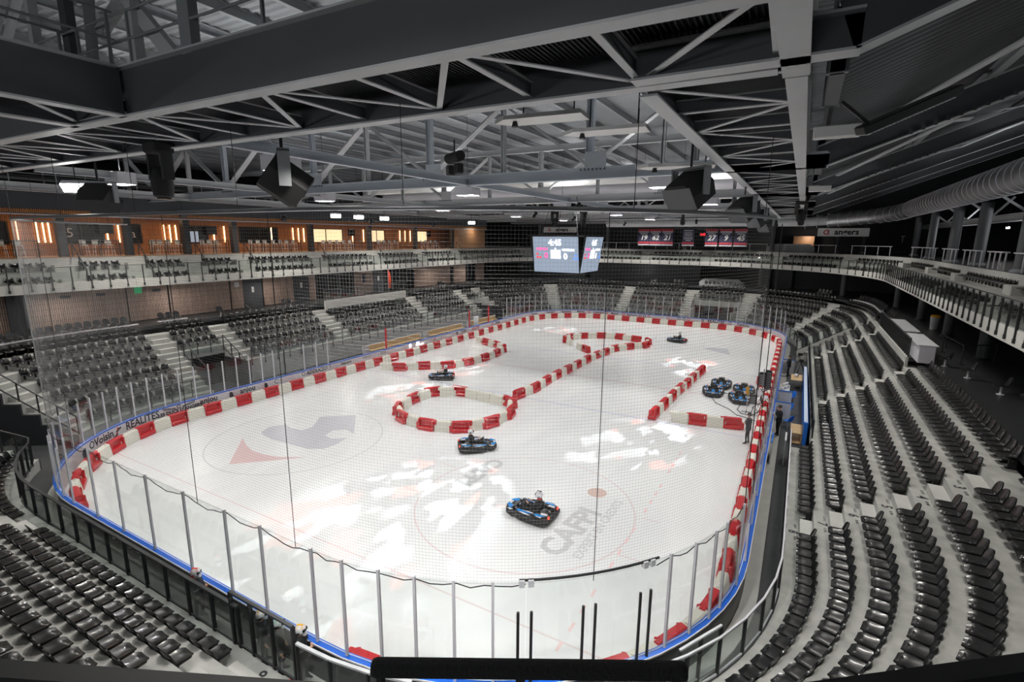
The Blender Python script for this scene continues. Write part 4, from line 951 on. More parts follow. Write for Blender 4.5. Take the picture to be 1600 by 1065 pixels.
# transverse roof trusses every twelve metres
ZC = 13.22
for ti, y in enumerate((13.2, 25.2, 37.2, 49.2, 61.2, -11)):
    tr = thing('roof_truss', 'grey steel roof truss spanning the rink, %s' % ['nearest of the row', 'second from the near end', 'third from the near end', 'fourth from the near end', 'farthest of the row', 'behind the viewpoint'][ti], 'truss', (0, y, ZC))
    m = 'lit_steel' if ti == 0 else 'steel2'  # nearest truss carries its brighter lighting in the colour
    for a, b in ((-28.7, -8.2), (-8.2, 8.15), (8.15, 16.5)):
        mb = MB(); mb.ibeam((a, 0, 0), (b, 0, 0), .34, .46, .035, .02); mb.build('bottom_chord', m, tr)
    mb = MB(); mb.ibeam((-37.5, 0, 3.35), (16.4, 0, 3.35), .30, .36, .03, .02); mb.build('top_chord', 'steel2', tr)
    xs = [-28.6, -24.6, -20.5, -16.4, -12.3, -8.2, -4.1, 0, 4.1, 8.15, 12.3]
    for i, x in enumerate(xs):
        big = i % 2 == 1
        mb = MB(); w_ = .30 if big else .16
        mb.box(x-w_/2, x-w_/2+.03, -.12, .12, .46, 3.36); mb.box(x+w_/2-.03, x+w_/2, -.12, .12, .46, 3.36); mb.box(x-w_/2, x+w_/2, -.012, .012, .46, 3.36)
        mb.build('post', m if big else 'steel2', tr)
        if i < len(xs)-1:
            x2 = xs[i+1]; a, b = ((x, .5), (x2, 3.3)) if big else ((x, 3.3), (x2, .5))
            mb = MB(); mb.beam((a[0], -.07, a[1]), (b[0], -.07, b[1]), .08, .20, upv=(0, 1, 0)); mb.beam((a[0], .07, a[1]), (b[0], .07, b[1]), .08, .20, upv=(0, 1, 0)); mb.build('diagonal', 'steel2', tr)
        if big:
            mb = MB(); mb.box(x-.15, x+.75, -.16, -.14, .46, 1.05); mb.build('gusset', m, tr)
            mb = MB()
            for q in range(7): mb.box(x-.35+.17*q, x-.30+.17*q, -.15, -.10, .34, .43)
            mb.build('bolts', 'steeldk', tr)
# bent rafters over the right stand
for ti, y in enumerate((1.2, 13.2, 25.2, 37.2, 49.2, 61.2)):
    rf = thing('bent_rafter', 'dark steel rafter rising outward over the right stand, %s' % ['nearest', 'second', 'third', 'fourth', 'fifth', 'farthest'][ti], 'rafter', (16.4, y, ZC))
    mb = MB(); mb.ibeam((0, 0, 0), (21, 0, .38*21), .34, .72, .035, .02, mi=0, mf=1); mb.build('beam', ['steeldk', 'steel2'], rf)
    mb = MB(); mb.ibeam((-2.9, 0, 0), (.05, 0, 0), .34, .5, .035, .02, mi=0, mf=1); mb.build('beam_end', ['steeldk', 'steel2'], rf)
    mb = MB()
    for q in range(10): mb.box(2.1+.28*q, 2.2+.28*q, -.20, -.16, .38*(2.1+.28*q)+.02, .38*(2.2+.28*q)+.12)
    mb.build('bolts', 'steeldk', rf)
rz = lambda x: ZC+.38*(x-16.4)
rb = thing('roof_bracing', 'pale crossed bracing and purlins between the right rafters', 'bracing', (0, 0, 0))
for i in range(5):
    y0, y1 = 1.2+12*i, 13.2+12*i; ym = (y0+y1)/2
    for x in (20.2, 24.2, 28.5, 33):
        z = rz(x)+.72; mb = MB(); mb.ibeam((x, y0+.2, z), (x, y1-.2, z), .2, .26, .02, .015, mi=0, mf=0); mb.build('purlin', 'steel', rb)
    for (xa, xb) in ((17.2, 24.2), (24.2, 31)):
        xm = (xa+xb)/2
        mb = MB(); mb.beam((xa, y0+.3, rz(xa)+.62), (xb, y1-.3, rz(xb)+.62), .20, .05); mb.build('brace', 'steel2', rb)
        mb = MB(); mb.beam((xb, y0+.3, rz(xb)+.62), (xa, y1-.3, rz(xa)+.62), .20, .05); mb.build('brace', 'steel2', rb)
        mb = MB(); mb.box(xm-.4, xm+.4, ym-.35, ym+.35, rz(xm)+.55, rz(xm)+.58); mb.build('gusset', 'steel2', rb)
# ------------------------------------------------------------------ catwalks
def catwalk(name, label, p0, p1, width, web=.95, cross=1.5, brace=True, rail=True, m='steeldk'):
    """two deep beams with a grating between, flat cross pieces below and hand rails above"""
    P0, P1 = Vector(p0), Vector(p1); g = thing(name, label, 'catwalk', tuple(P0)); d = (P1-P0); L = d.length; d.normalize(); s_ = Vector((-d.y, d.x, 0))
    for q in (-.5, .5):
        a = s_*(q*width); mb = MB(); mb.ibeam(a, a+d*L, .30, web, .035, .02, mi=0, mf=1); mb.build('edge_beam', [m, 'steel2'], g)
    n = int(L/cross)
    for i in range(n+1):
        a = d*(L*i/n); mb = MB(); mb.ibeam(a-s_*(width/2-.02)+Vector((0, 0, .1)), a+s_*(width/2-.02)+Vector((0, 0, .1)), .12, .26, .02, .012, mi=0, mf=1); mb.build('cross_beam', [m, 'steel2'], g)
        if brace and i < n:
            b = d*(L*(i+1)/n); sg = 1 if i % 2 else -1
            mb = MB(); mb.beam(a-s_*(sg*(width/2-.05))+Vector((0, 0, .10)), b+s_*(sg*(width/2-.05))+Vector((0, 0, .10)), .11, .02); mb.build('flat_brace', 'steel2', g)
    # bar grating deck: thin bars across
    mb = MB(); k = int(L/.085)
    for i in range(k):
        a = d*(L*(i+.5)/k)+Vector((0, 0, .62)); mb.beam(a-s_*(width/2-.03), a+s_*(width/2-.03), .018, .05)
    for q in (-.3, 0, .3): mb.beam(s_*(q*width)+Vector((0, 0, .66)), s_*(q*width)+d*L+Vector((0, 0, .66)), .5, .012)
    mb.build('grating', 'steeldk', g, kind='stuff')
    if rail:
        for q in (-.5, .5):
            a = s_*(q*width)
            for h in (web+.5, web+1.0): mb = MB(); mb.tube([a+Vector((0, 0, h)), a+d*L+Vector((0, 0, h))], .025, 6); mb.build('hand_rail', 'steel', g)
            for i in range(int(L/2.0)+1): mb = MB(); mb.beam(a+d*(2.0*i)+Vector((0, 0, web)), a+d*(2.0*i)+Vector((0, 0, web+1.02)), .05, .05); mb.build('rail_post', 'steel', g)
    return g
catwalk('catwalk', 'deep dark steel catwalk crossing the arena above the near end of the rink', (-30, -.75, ZC), (15.52, .28, ZC), 2.65, cross=1.9)
catwalk('catwalk', 'long dark steel catwalk running down the right side of the rink', (14.62, 2.0, ZC), (14.62, 58.5, ZC), 2.2, web=.8, cross=2.0, rail=False)
catwalk('catwalk', 'dark steel catwalk coming from behind toward the near cross catwalk', (2.6, -19.5, ZC), (2.6, -1.4, ZC), 2.1, cross=1.8, rail=True)
mb = MB(); mb.ibeam((15.72, -19, ZC), (15.72, 1.95, ZC), .36, .9, .04, .025, mi=0, mf=1); tag(mb.build('edge_girder', ['steeldk', 'steel2']), 'straight steel girder crossing overhead at the right end of the near catwalk', 'girder')
catwalk('catwalk', 'distant catwalk with rails on the left side of the rink', (-21.4, 2.0, ZC), (-21.4, 62, ZC), 1.6, web=.35, cross=3.0, brace=False, m='steel2')
mb = MB(); mb.ibeam((2.2, 1.6, ZC), (2.2, 58, ZC), .22, .30, .03, .02); tag(mb.build('monorail_beam', 'lit_steel'), 'pale steel monorail beam running away above the middle of the rink', 'beam')
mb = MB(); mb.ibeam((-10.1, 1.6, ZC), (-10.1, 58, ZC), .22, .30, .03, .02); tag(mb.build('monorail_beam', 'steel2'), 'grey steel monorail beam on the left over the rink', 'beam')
# heavy posts, braces and guard posts standing on the near catwalk
up_ = thing('roof_hanger', 'group of steel posts and diagonal hangers rising from the near catwalk to the roof', 'hanger', (0, 0, 0))
for x, y, w_, m in ((-9.8, -1.2, .32, 'steel'), (-.4, -1.2, .20, 'steel2'), (1.2, -1.15, .30, 'steeldk'), (4.05, -1.2, .22, 'steel2'), (4.0+1.9, -1.2, .34, 'steel'), (-17, -1.2, .3, 'steel'), (8.1, 1.5, .3, 'steel'), (-4, 1.5, .3, 'steel'), (-16, 1.5, .3, 'steel'), (-8.2, 1.5, .3, 'steel')):
    mb = MB(); mb.ibeam((x, y-.0, ZC+.95), (x, y+.001, RZ-.3), w_, .2) if False else mb.beam((x, y, ZC+.9), (x, y, RZ-.3), w_, .18, upv=(0, 1, 0)); mb.build('post', m, up_)
for a, b, w_ in (((-5.2, -1.2, ZC+.95), (-1.2, -1.2, RZ-.3), .24), ((-4.9, -1.0, ZC+.95), (-.9, -1.0, RZ-.3), .16), ((5.2, -1.1, ZC+.95), (2.0, -1.1, RZ-.3), .30), ((2.0, -.9, ZC+2.0), (6.4, -.9, RZ-.3), .28), ((-14, 1.5, ZC+.9), (-9, 1.5, RZ-.3), .24)):
    mb = MB(); mb.beam(a, b, w_, .14, upv=(0, 1, 0)); mb.build('diagonal', 'steel2', up_)
mb = MB(); mb.beam((.25, -.4, ZC+1.0), (.6, -.4, RZ-.4), .55, .03, upv=(0, 1, 0)); mb.build('cable_tray', 'galv', up_)
for i, y in enumerate((4, 16, 28, 40, 52)):
    s1 = thing('strut_panel', 'dark upright panel beside the right roof girder, %s from the near end' % ordn(i+1), 'panel', (16.25, y, ZC+.2), 0, 'upright panels by the right girder'); mb = MB(); mb.cbox(-.12, .12, -1.2, 1.2, 0, 1.25, .02); mb.build('sheet', 'steeldk', s1); mb = MB(); mb.box(-.15, .15, -1.2, -1.1, 0, 1.3); mb.build('edge', 'steel', s1); mb = MB(); mb.box(-.15, .15, 1.1, 1.2, 0, 1.3); mb.build('edge', 'steel', s1)
# ------------------------------------------------------------------ ducts
dr = thing('spiral_duct', 'large silver spiral air duct curving along the right upper concourse', 'duct', (0, 0, 0))
pts = [(24.2, y, 13.75) for y in np.arange(-6, 52, 1.0)]+[(24.2-8.2*(1-math.cos(a)), 52+8.2*math.sin(a), 13.75-.55*a) for a in np.linspace(.12, PI/2, 12)]+[(x, 60.2, 12.9) for x in np.arange(15.5, -8, -1.2)]
mb = MB(); mb.tube(pts[:68], .74, 20); mb.build('duct_run', 'galv', dr, smooth=True)
mb = MB(); mb.tube(pts[67:], .5, 14); mb.build('duct_run', 'steel2', dr, smooth=True)
rg = []
for i in range(0, 70):
    p = Vector(pts[i]); d = (Vector(pts[i+1])-p).normalized(); m_ = MB(); m_.tube([p-d*.025, p+d*.025], .765, 20); m_.build('seam_band', 'alu', dr)
wb_ = thing('white_beam', 'long pale horizontal beam behind the right columns', 'beam', (28, 0, 12.2)); mb = MB(); mb.ibeam((0, -5, 0), (0, 72, 0), .4, .5, .05, .03); mb.build('beam', 'steel2', wb_)
for y in np.arange(9, 64, 7.0): mb = MB(); mb.beam((0, y, .5), (-1.4, y+.6, 1.7), .14, .14); mb.beam((0, y+.1, .5), (1.2, y+.6, 1.9), .12, .12); mb.build('prop', 'steel2', wb_)
for i, (y, z, r, m) in enumerate(((29.0, 15.2, .55, 'white'), (31.5, 14.6, .45, 'alu'), (42.5, 14.9, .5, 'white'), (55, 14.2, .5, 'white'))):
    g_ = thing('fabric_duct', 'pale round air duct crossing above the rink, %s' % ['nearest', 'second', 'third', 'farthest'][i], 'duct', (0, y, z)); mb = MB(); mb.tube([(x, 0, 0) for x in np.linspace(-20, 12.9, 12)], r, 16); mb.build('sleeve', m, g_, smooth=True)
    mb = MB()
    for x in np.linspace(-18, 12, 10): mb.tube([(x, 0, r-.05), (x, 0, 1.9+(17.1-z-1.9)*1.0)], .012, 4)
    mb.build('hanger', 'black', g_)
for i, y in enumerate((50, 53, 56.5, 59, 63.5, 66)):
    g_ = thing('roof_pipe', 'thin silver pipe crossing under the far roof, %s from the near end' % ordn(i+1), 'pipe', (0, y, 13.35+.1*(i % 3)), 0, 'pipes under the far roof'); mb = MB(); mb.tube([(-22, 0, 0), (16, 0, 0)], .09+.03*(i % 2), 8); mb.build('pipe_run', 'galv', g_)
    mb = MB()
    for x in (-18, -8, 2, 12): mb.tube([(x, 0, 0), (x, 0, 3.8)], .01, 4)
    mb.build('hanger', 'black', g_)
mb = MB(); mb.box(-26, 16.2, 66.8, 70, 13.2, 13.3); fc = mb.build('ceiling', 'steel2', kind='structure', label='grey ribbed soffit over the far upper concourse')
for i in range(10): mb = MB(); mb.box(-26, 16.2, 66.9+.3*i, 67.0+.3*i, 13.1, 13.2); mb.build('soffit_rib', 'steel', fc)
# ------------------------------------------------------------------ plastic track barriers
def barrier_mesh(name, m):
    b = MB()
    b.cbox(-.50, .50, -.25, .25, 0, .23, .03)                       # foot trough
    for s_ in (-1, 1): b.cbox(-.5 if s_ < 0 else .41, -.41 if s_ < 0 else .5, -.21, .21, .20, .60, .025)   # end cheeks
    b.cbox(-.43, .43, -.045, .045, .20, .62, .012)                  # middle web behind the two pockets
    b.cbox(-.50, .50, -.13, .13, .57, .66, .025)                    # top lip
    b.cbox(-.66, -.46, -.085, .085, .40, .655, .02)                 # upper lug
    b.cbox(.46, .65, -.13, .13, .02, .40, .02)                      # lower lug
    b.tube([(-.57, 0, .34), (-.57, 0, .42)], .05, 8)
    return b.mesh(name, m)
def white_mesh(name, m):
    b = MB(); prof = [(-.22, 0), (.22, 0), (.22, .12), (.15, .58), (.11, .62), (-.11, .62), (-.15, .58), (-.22, .12)]
    n = len(prof); vs = []
    for x in (-.5, -.46, .46, .5):
        k = .90 if abs(x) > .48 else 1
        vs += [(x, y*k, z*(.98 if k < 1 else 1)) for y, z in prof]
    fs = [tuple(range(n)), tuple(3*n+i for i in range(n-1, -1, -1))]+[(r*n+i, (r+1)*n+i, (r+1)*n+(i+1) % n, r*n+(i+1) % n) for r in range(3) for i in range(n)]
    b.add(vs, fs); b.cbox(-.62, -.47, -.09, .09, .40, .615, .02); b.cbox(.47, .62, -.11, .11, .02, .36, .02); b.tube([(-.4, 0, .6), (-.4, 0, .66)], .06, 8)
    for s_ in (-1, 1): b.cbox(-.30, .30, s_*.18-.025, s_*.18+.025, .08, .30, .02)
    return b.mesh(name, m)
RB = barrier_mesh('red_barrier_block', 'red'); WB = white_mesh('white_barrier_block', 'cream')
def place_bar(me, x, y, rz, label, group): return obj('track_barrier', me, None, (x, y, 0), rz, label, 'barrier', group)
def run(pts, words, close=False, skip=(), order='from its near end'):
    """red blocks at the given points, white blocks between them"""
    P = [Vector((*p, 0)) for p in pts]; n = len(P); nr = nw = 0
    for i, p in enumerate(P):
        a = P[i-1] if i > 0 or close else p; b = P[(i+1) % n] if i < n-1 or close else p; d = b-a
        if i not in skip: nr += 1; place_bar(RB, p.x, p.y, math.atan2(d.y, d.x), '%s red block %s in the %s' % (ordn(nr), order, words), 'red blocks of the '+words)
        if i < n-1 or close:
            q = P[(i+1) % n]; e = q-p; gap = e.length-1.0; k = max(1, round(gap/1.15)) if gap > .6 else 0
            for j in range(k):
                nw += 1; c = p+e*((.5+gap*(j+.5)/k)/e.length); place_bar(WB, c.x, c.y, math.atan2(e.y, e.x), '%s white block %s in the %s' % (ordn(nw), order, words), 'white blocks of the '+words)
OB = -.47
words = [('row along the right boards', 'from the near end'), ('far right corner row', 'from its right end'), ('row along the far boards', 'from the right end'), ('far left corner row', 'from its far end'), ('row along the left boards', 'from the far end'), ('near left corner row', 'from its left end'), ('row along the near boards', 'from the left end'), ('near right corner row', 'from its near end')]
nbar = {}
bounds = [g[1] for g in RINK.seg]
tp = RINK.walk(0, RINK.L-.01, OB, 1.021)
if len(tp) % 2: tp = RINK.walk(0, RINK.L-.01, OB, 1.021*len(tp)/(len(tp)+1.02))
PH = 0
for i, t in enumerate(tp):
    x, y, a = RINK.at(t, OB)
    if y < .9 and -8.2 < x < 7.4: continue
    k = next(j for j, b in enumerate(bounds) if t <= b+1e-6); red = (i+PH) % 2 == 0
    nbar[k, red] = nbar.get((k, red), 0)+1; cw_ = 'red' if red else 'white'
    place_bar(RB if red else WB, x, y, a+PI/2, '%s %s barrier block %s in the %s' % (ordn(nbar[k, red]), cw_, words[k][1], words[k][0]), '%s blocks of the %s' % (cw_, words[k][0]))
run([(-14.0, 23.0), (-12.06, 23.87), (-10.62, 25.25), (-9.05, 26.46), (-8.26, 28.26), (-7.94, 30.44), (-7.95, 32.57), (-8.33, 34.65), (-9.91, 35.81), (-11.48, 36.36), (-13.9, 37.5)], 'chicane bulging from the left boards', skip=(0, 10))
run([(.36, 20.54), (1.35, 18.81), (1.21, 16.78), (.17, 15.21), (-1.74, 14.55), (-3.8, 14.81), (-5.09, 15.81), (-5.59, 17.93), (-5.36, 19.75), (-3.8, 20.86)], 'loop at mid ice', close=True, order='clockwise from the long line')
run([(-.01, 22.44), (.25, 24.38), (.16, 26.49), (.13, 28.41), (.19, 30.43), (.24, 32.36), (.26, 34.57), (.42, 36.75), (.68, 38.33), (.96, 40.35), (1.88, 41.98), (3.11, 43.65), (2.85, 45.6), (1.4, 46.13), (-.59, 46.6), (-2.54, 46.05), (-4.18, 44.82), (-5.17, 43.55), (-5.07, 41.92), (-3.3, 40.2), (-1.37, 38.58)], 'long hooked line down the ice', skip=(19,), order='from the loop')
run([(9.08, 23.27), (9.18, 25.35), (9.25, 27.47), (9.35, 29.48), (9.53, 31.12), (9.6, 33.02), (9.74, 34.9), (9.8, 36.0)], 'straight line left of the parked karts')
run([(9.6, 23.2), (11.63, 23.46), (13.5, 23.83)], 'short line before the parked karts', skip=(0,), order='from the left')
o = place_bar(RB, 14.35, 34.6, 1.9, 'single red track barrier block standing askew off the right row beyond the parked karts', 'red blocks'); del o['group']
# ------------------------------------------------------------------ karts
def outline(n, k=1.0, d=0.0):
    pts = [(1.02, .0), (1.0, .28), (.9, .48), (.72, .56), (.5, .56), (.34, .66), (.1, .72), (-.55, .74), (-.8, .73), (-.98, .60), (-1.0, .3)]
    pts = pts+[(-1.0, 0)]+[(x, -y) for x, y in reversed(pts)][:-1]
    c = []
    for x, y in pts:
        r = math.hypot(x, y); c.append((x*(1-d/r), y*(1-d/r)))
    return c
def make_kart():
    k = thing('electric_kart', 'kart', 'kart', (0, 0, -60))
    mb = MB(); o0 = outline(1, d=-.0); o1 = outline(1, d=.05); i0 = outline(1, d=.20)
    n = len(o0); vs = [(x, y, .07) for x, y in o1]+[(x, y, .12) for x, y in o0]+[(x, y, .25) for x, y in o0]+[(x, y, .30) for x, y in o1]+[(x, y, .30) for x, y in outline(1, d=.15)]+[(x, y, .10) for x, y in i0]
    fs = [(r*n+i, r*n+(i+1) % n, (r+1)*n+(i+1) % n, (r+1)*n+i) for r in range(5) for i in range(n)]; fs.append(tuple(range(n-1, -1, -1)))
    mb.add(vs, fs); mb.build('bumper_ring', 'rubber', k)
    mb = MB(); mb.prism(outline(1, d=.18), .08, .11); mb.build('floor_pan', 'black', k)
    for s_ in (-1, 1):
        T = Matrix.Diagonal((1, s_, 1, 1)); mb = MB()
        mb.prism([(.42, .34), (.46, .54), (.15, .63), (-.30, .64), (-.34, .36)], .10, .34, T=T); pod = mb.build('side_pod', 'black', k)
        mb = MB(); mb.add([T @ Vector(p) for p in ((.44, .40, .35), (.40, .50, .35), (-.05, .50, .352), (-.25, .42, .352), (.1, .38, .352))], [(0, 1, 2, 3, 4)]); mb.prism([(.44, .36), (.40, .49), (.0, .50), (-.2, .44), (.1, .38)], .335, .36, T=T); mb.build('blue_panel', 'mkblue', pod)
        mb = MB(); mb.prism([(.30, .52), (.05, .60), (-.22, .60), (-.1, .54), (.1, .51)], .335, .352, T=T); mb.prism([(.2, .395), (-.1, .42), (-.26, .37), (0, .365)], .335, .365, T=T); mb.build('white_flash', 'mkwhite', pod)
        mb = MB(); mb.prism([(-.38, .30), (-.36, .58), (-.62, .66), (-.90, .46), (-.88, .26)], .28, .40, T=T); cw = mb.build('rear_cowl', 'black', k)
        mb = MB(); mb.prism([(-.38, .44), (-.38, .56), (-.66, .58), (-.86, .42), (-.6, .46)], .395, .415, T=T); mb.build('blue_panel', 'mkblue', cw)
        mb = MB(); mb.prism([(-.58, .30), (-.60, .42), (-.84, .38), (-.86, .29)], .395, .42, T=T); mb.prism([(-.45, .585), (-.7, .64), (-.72, .60)], .395, .41, T=T); mb.build('white_flash', 'mkwhite', cw)
        mb = MB(); mb.lathe([(.055, -.02), (.055, .02)], 10, T=T @ Matrix.Translation((-.95, .42, .36)) @ Matrix.Rotation(PI/2, 4, 'Y')); mb.build('tail_lamp', 'tail', k)
        for x, w_ in ((.62, .10), (-.62, .16)):
            mb = MB(); mb.lathe([(.06, -w_/2-.002), (.11, -w_/2), (.13, -w_/2+.03), (.13, w_/2-.03), (.11, w_/2), (.06, w_/2+.002)], 16, T=Matrix.Translation((x, s_*.46, .135)) @ Matrix.Rotation(PI/2, 4, 'X')); wh = mb.build('wheel', 'rubber', k)
            mb = MB(); mb.lathe([(.055, -w_/2-.006), (.055, w_/2+.006)], 10, T=Matrix.Translation((x, s_*.46, .135)) @ Matrix.Rotation(PI/2, 4, 'X')); mb.build('rim', 'alu', wh)
    mb = MB(); mb.prism([(.70, -.40), (.98, -.24), (1.0, .24), (.70, .40), (.62, .16), (.62, -.16)], .27, .33); ns = mb.build('front_bumper_panel', 'black', k)
    for s_ in (-1, 1):
        T = Matrix.Diagonal((1, s_, 1, 1)); mb = MB(); mb.prism([(.72, .18), (.98, .08), (.97, .22), (.80, .40), (.70, .38)], .325, .345, T=T); mb.build('blue_panel', 'mkblue', ns)
        mb = MB(); mb.prism([(.60, .42), (.72, .42), (.84, .44), (.70, .52)], .30, .325, T=T); mb.build('white_flash', 'mkwhite', ns)
    mb = MB(); mb.prism([(.97, -.06), (.97, .06), (.86, .12), (.86, -.12)], .325, .35); mb.build('white_nose', 'mkwhite', ns)
    # steering fairing
    mb = MB(); T = Matrix.Translation((.48, 0, .30)) @ Matrix.Rotation(math.radians(55), 4, 'Y'); mb.prism([(-.22, -.13), (.10, -.17), (.14, 0), (.10, .17), (-.22, .13)], -.015, .015, T=T); fr_ = mb.build('front_fairing', 'black', k)
    mb = MB(); mb.prism([(-.18, -.09), (.06, -.12), (.08, 0), (.06, .12), (-.18, .09)], .014, .022, T=T); mb.build('blue_panel', 'mkblue', fr_)
    mb = MB(); mb.tube([(.55, 0, .12), (.28, 0, .50)], .018, 6); mb.build('steering_column', 'steel', k)
    T = Matrix.Translation((.27, 0, .52)) @ Matrix.Rotation(math.radians(-50), 4, 'Y'); mb = MB(); mb.tube([T @ Vector((.14*math.cos(a), .14*math.sin(a), 0)) for a in np.linspace(0, 2*PI, 19)], .016, 6); mb.box(-.13, .13, -.02, .02, -.012, .012, T=T); mb.box(-.05, .05, -.06, .06, -.015, .02, T=T); mb.build('steering_wheel', 'black', k)
    # bucket seat
    def sp(u, v):
        x = u*2-1; return (-.02-.30*v if v < .55 else -.185-.28*(v-.55), x*.21*(1 if v < .8 else 1-.5*(v-.8)), (.16+.06*x*x-.02*v if v < .55 else .15+1.05*(v-.55)+.05*x*x*0))
    mb = MB(); mb.add(*surf(lambda u, v: (sp(u, v)[0]+.08*abs(u*2-1)**2*(v > .5), sp(u, v)[1], sp(u, v)[2]), 6, 10, lambda u, v: (-.025, 0, -.02)))
    for s_ in (-1, 1): mb.cbox(-.36, .0, s_*.21-.02, s_*.21+.02, .12, .34, .015)
    mb.build('bucket_seat', 'black', k, smooth=False)
    mb = MB(); mb.cbox(-.62, -.44, -.20, .20, .12, .36, .03); mb.build('battery_box', 'steeldk', k)
    mb = MB(); mb.tube([(-.40, -.20, .3), (-.44, -.20, .62), (-.44, .20, .62), (-.40, .20, .3)], .022, 6); mb.build('roll_hoop', 'black', k)
    mb = MB()
    for s_ in (-1, 1): mb.tube([(.50, s_*.16, .12), (.62, s_*.16, .24)], .014, 5); mb.box(.60, .66, s_*.16-.05, s_*.16+.05, .22, .27)
    mb.build('pedal', 'alu', k)
    return k
kart = make_kart()
KARTS = [((7.71, 9.38), math.radians(180), 'black and blue kart on the nearest ice circle with its red tail lamps lit'), ((2.23, 13.77), math.radians(40), 'black and blue kart just in front of the barrier loop'), ((-7.63, 23.7), math.radians(211), 'black and blue kart passing the left chicane'), ((5.17, 48.52), math.radians(174), 'black and blue kart at the far end of the ice'),
         ((11.5, 30.4), -PI/2+.12, 'parked empty kart, front left of the group of four'), ((11.75, 32.7), -PI/2+.08, 'parked empty kart, rear left of the group of four'), ((13.35, 29.6), -PI/2+.16, 'parked empty kart, front right of the group of four'), ((13.4, 31.9), -PI/2+.12, 'parked empty kart, rear right of the group of four')]
for i, ((x, y), rz_, lab) in enumerate(KARTS):
    if i == 0: kart.location = (x, y, 0); kart.rotation_euler = (0, 0, rz_); kart['label'] = lab
    else: copy_tree(kart, (x, y, 0), rz_, lab)
for nm, pts in (('front left kart', [(11.6, 29.2, .1), (12.0, 28.3, .02), (12.9, 27.4, .02), (13.5, 26.4, .02), (14.0, 26.2, .02), (14.6, 25.6, .1)]), ('front right kart', [(13.5, 28.5, .1), (13.4, 27.6, .02), (13.7, 26.9, .02), (14.3, 26.7, .02), (14.7, 26.9, .3)]), ('rear pair of karts', [(11.8, 31.4, .1), (12.3, 31.0, .02), (12.9, 31.2, .02), (13.1, 30.8, .1)])):
    mb = MB(); mb.tube([Vector(p) for p in pts], .022, 6); tag(mb.build('charging_cable', 'cable'), 'black charging cable lying on the ice from the '+nm, 'cable')
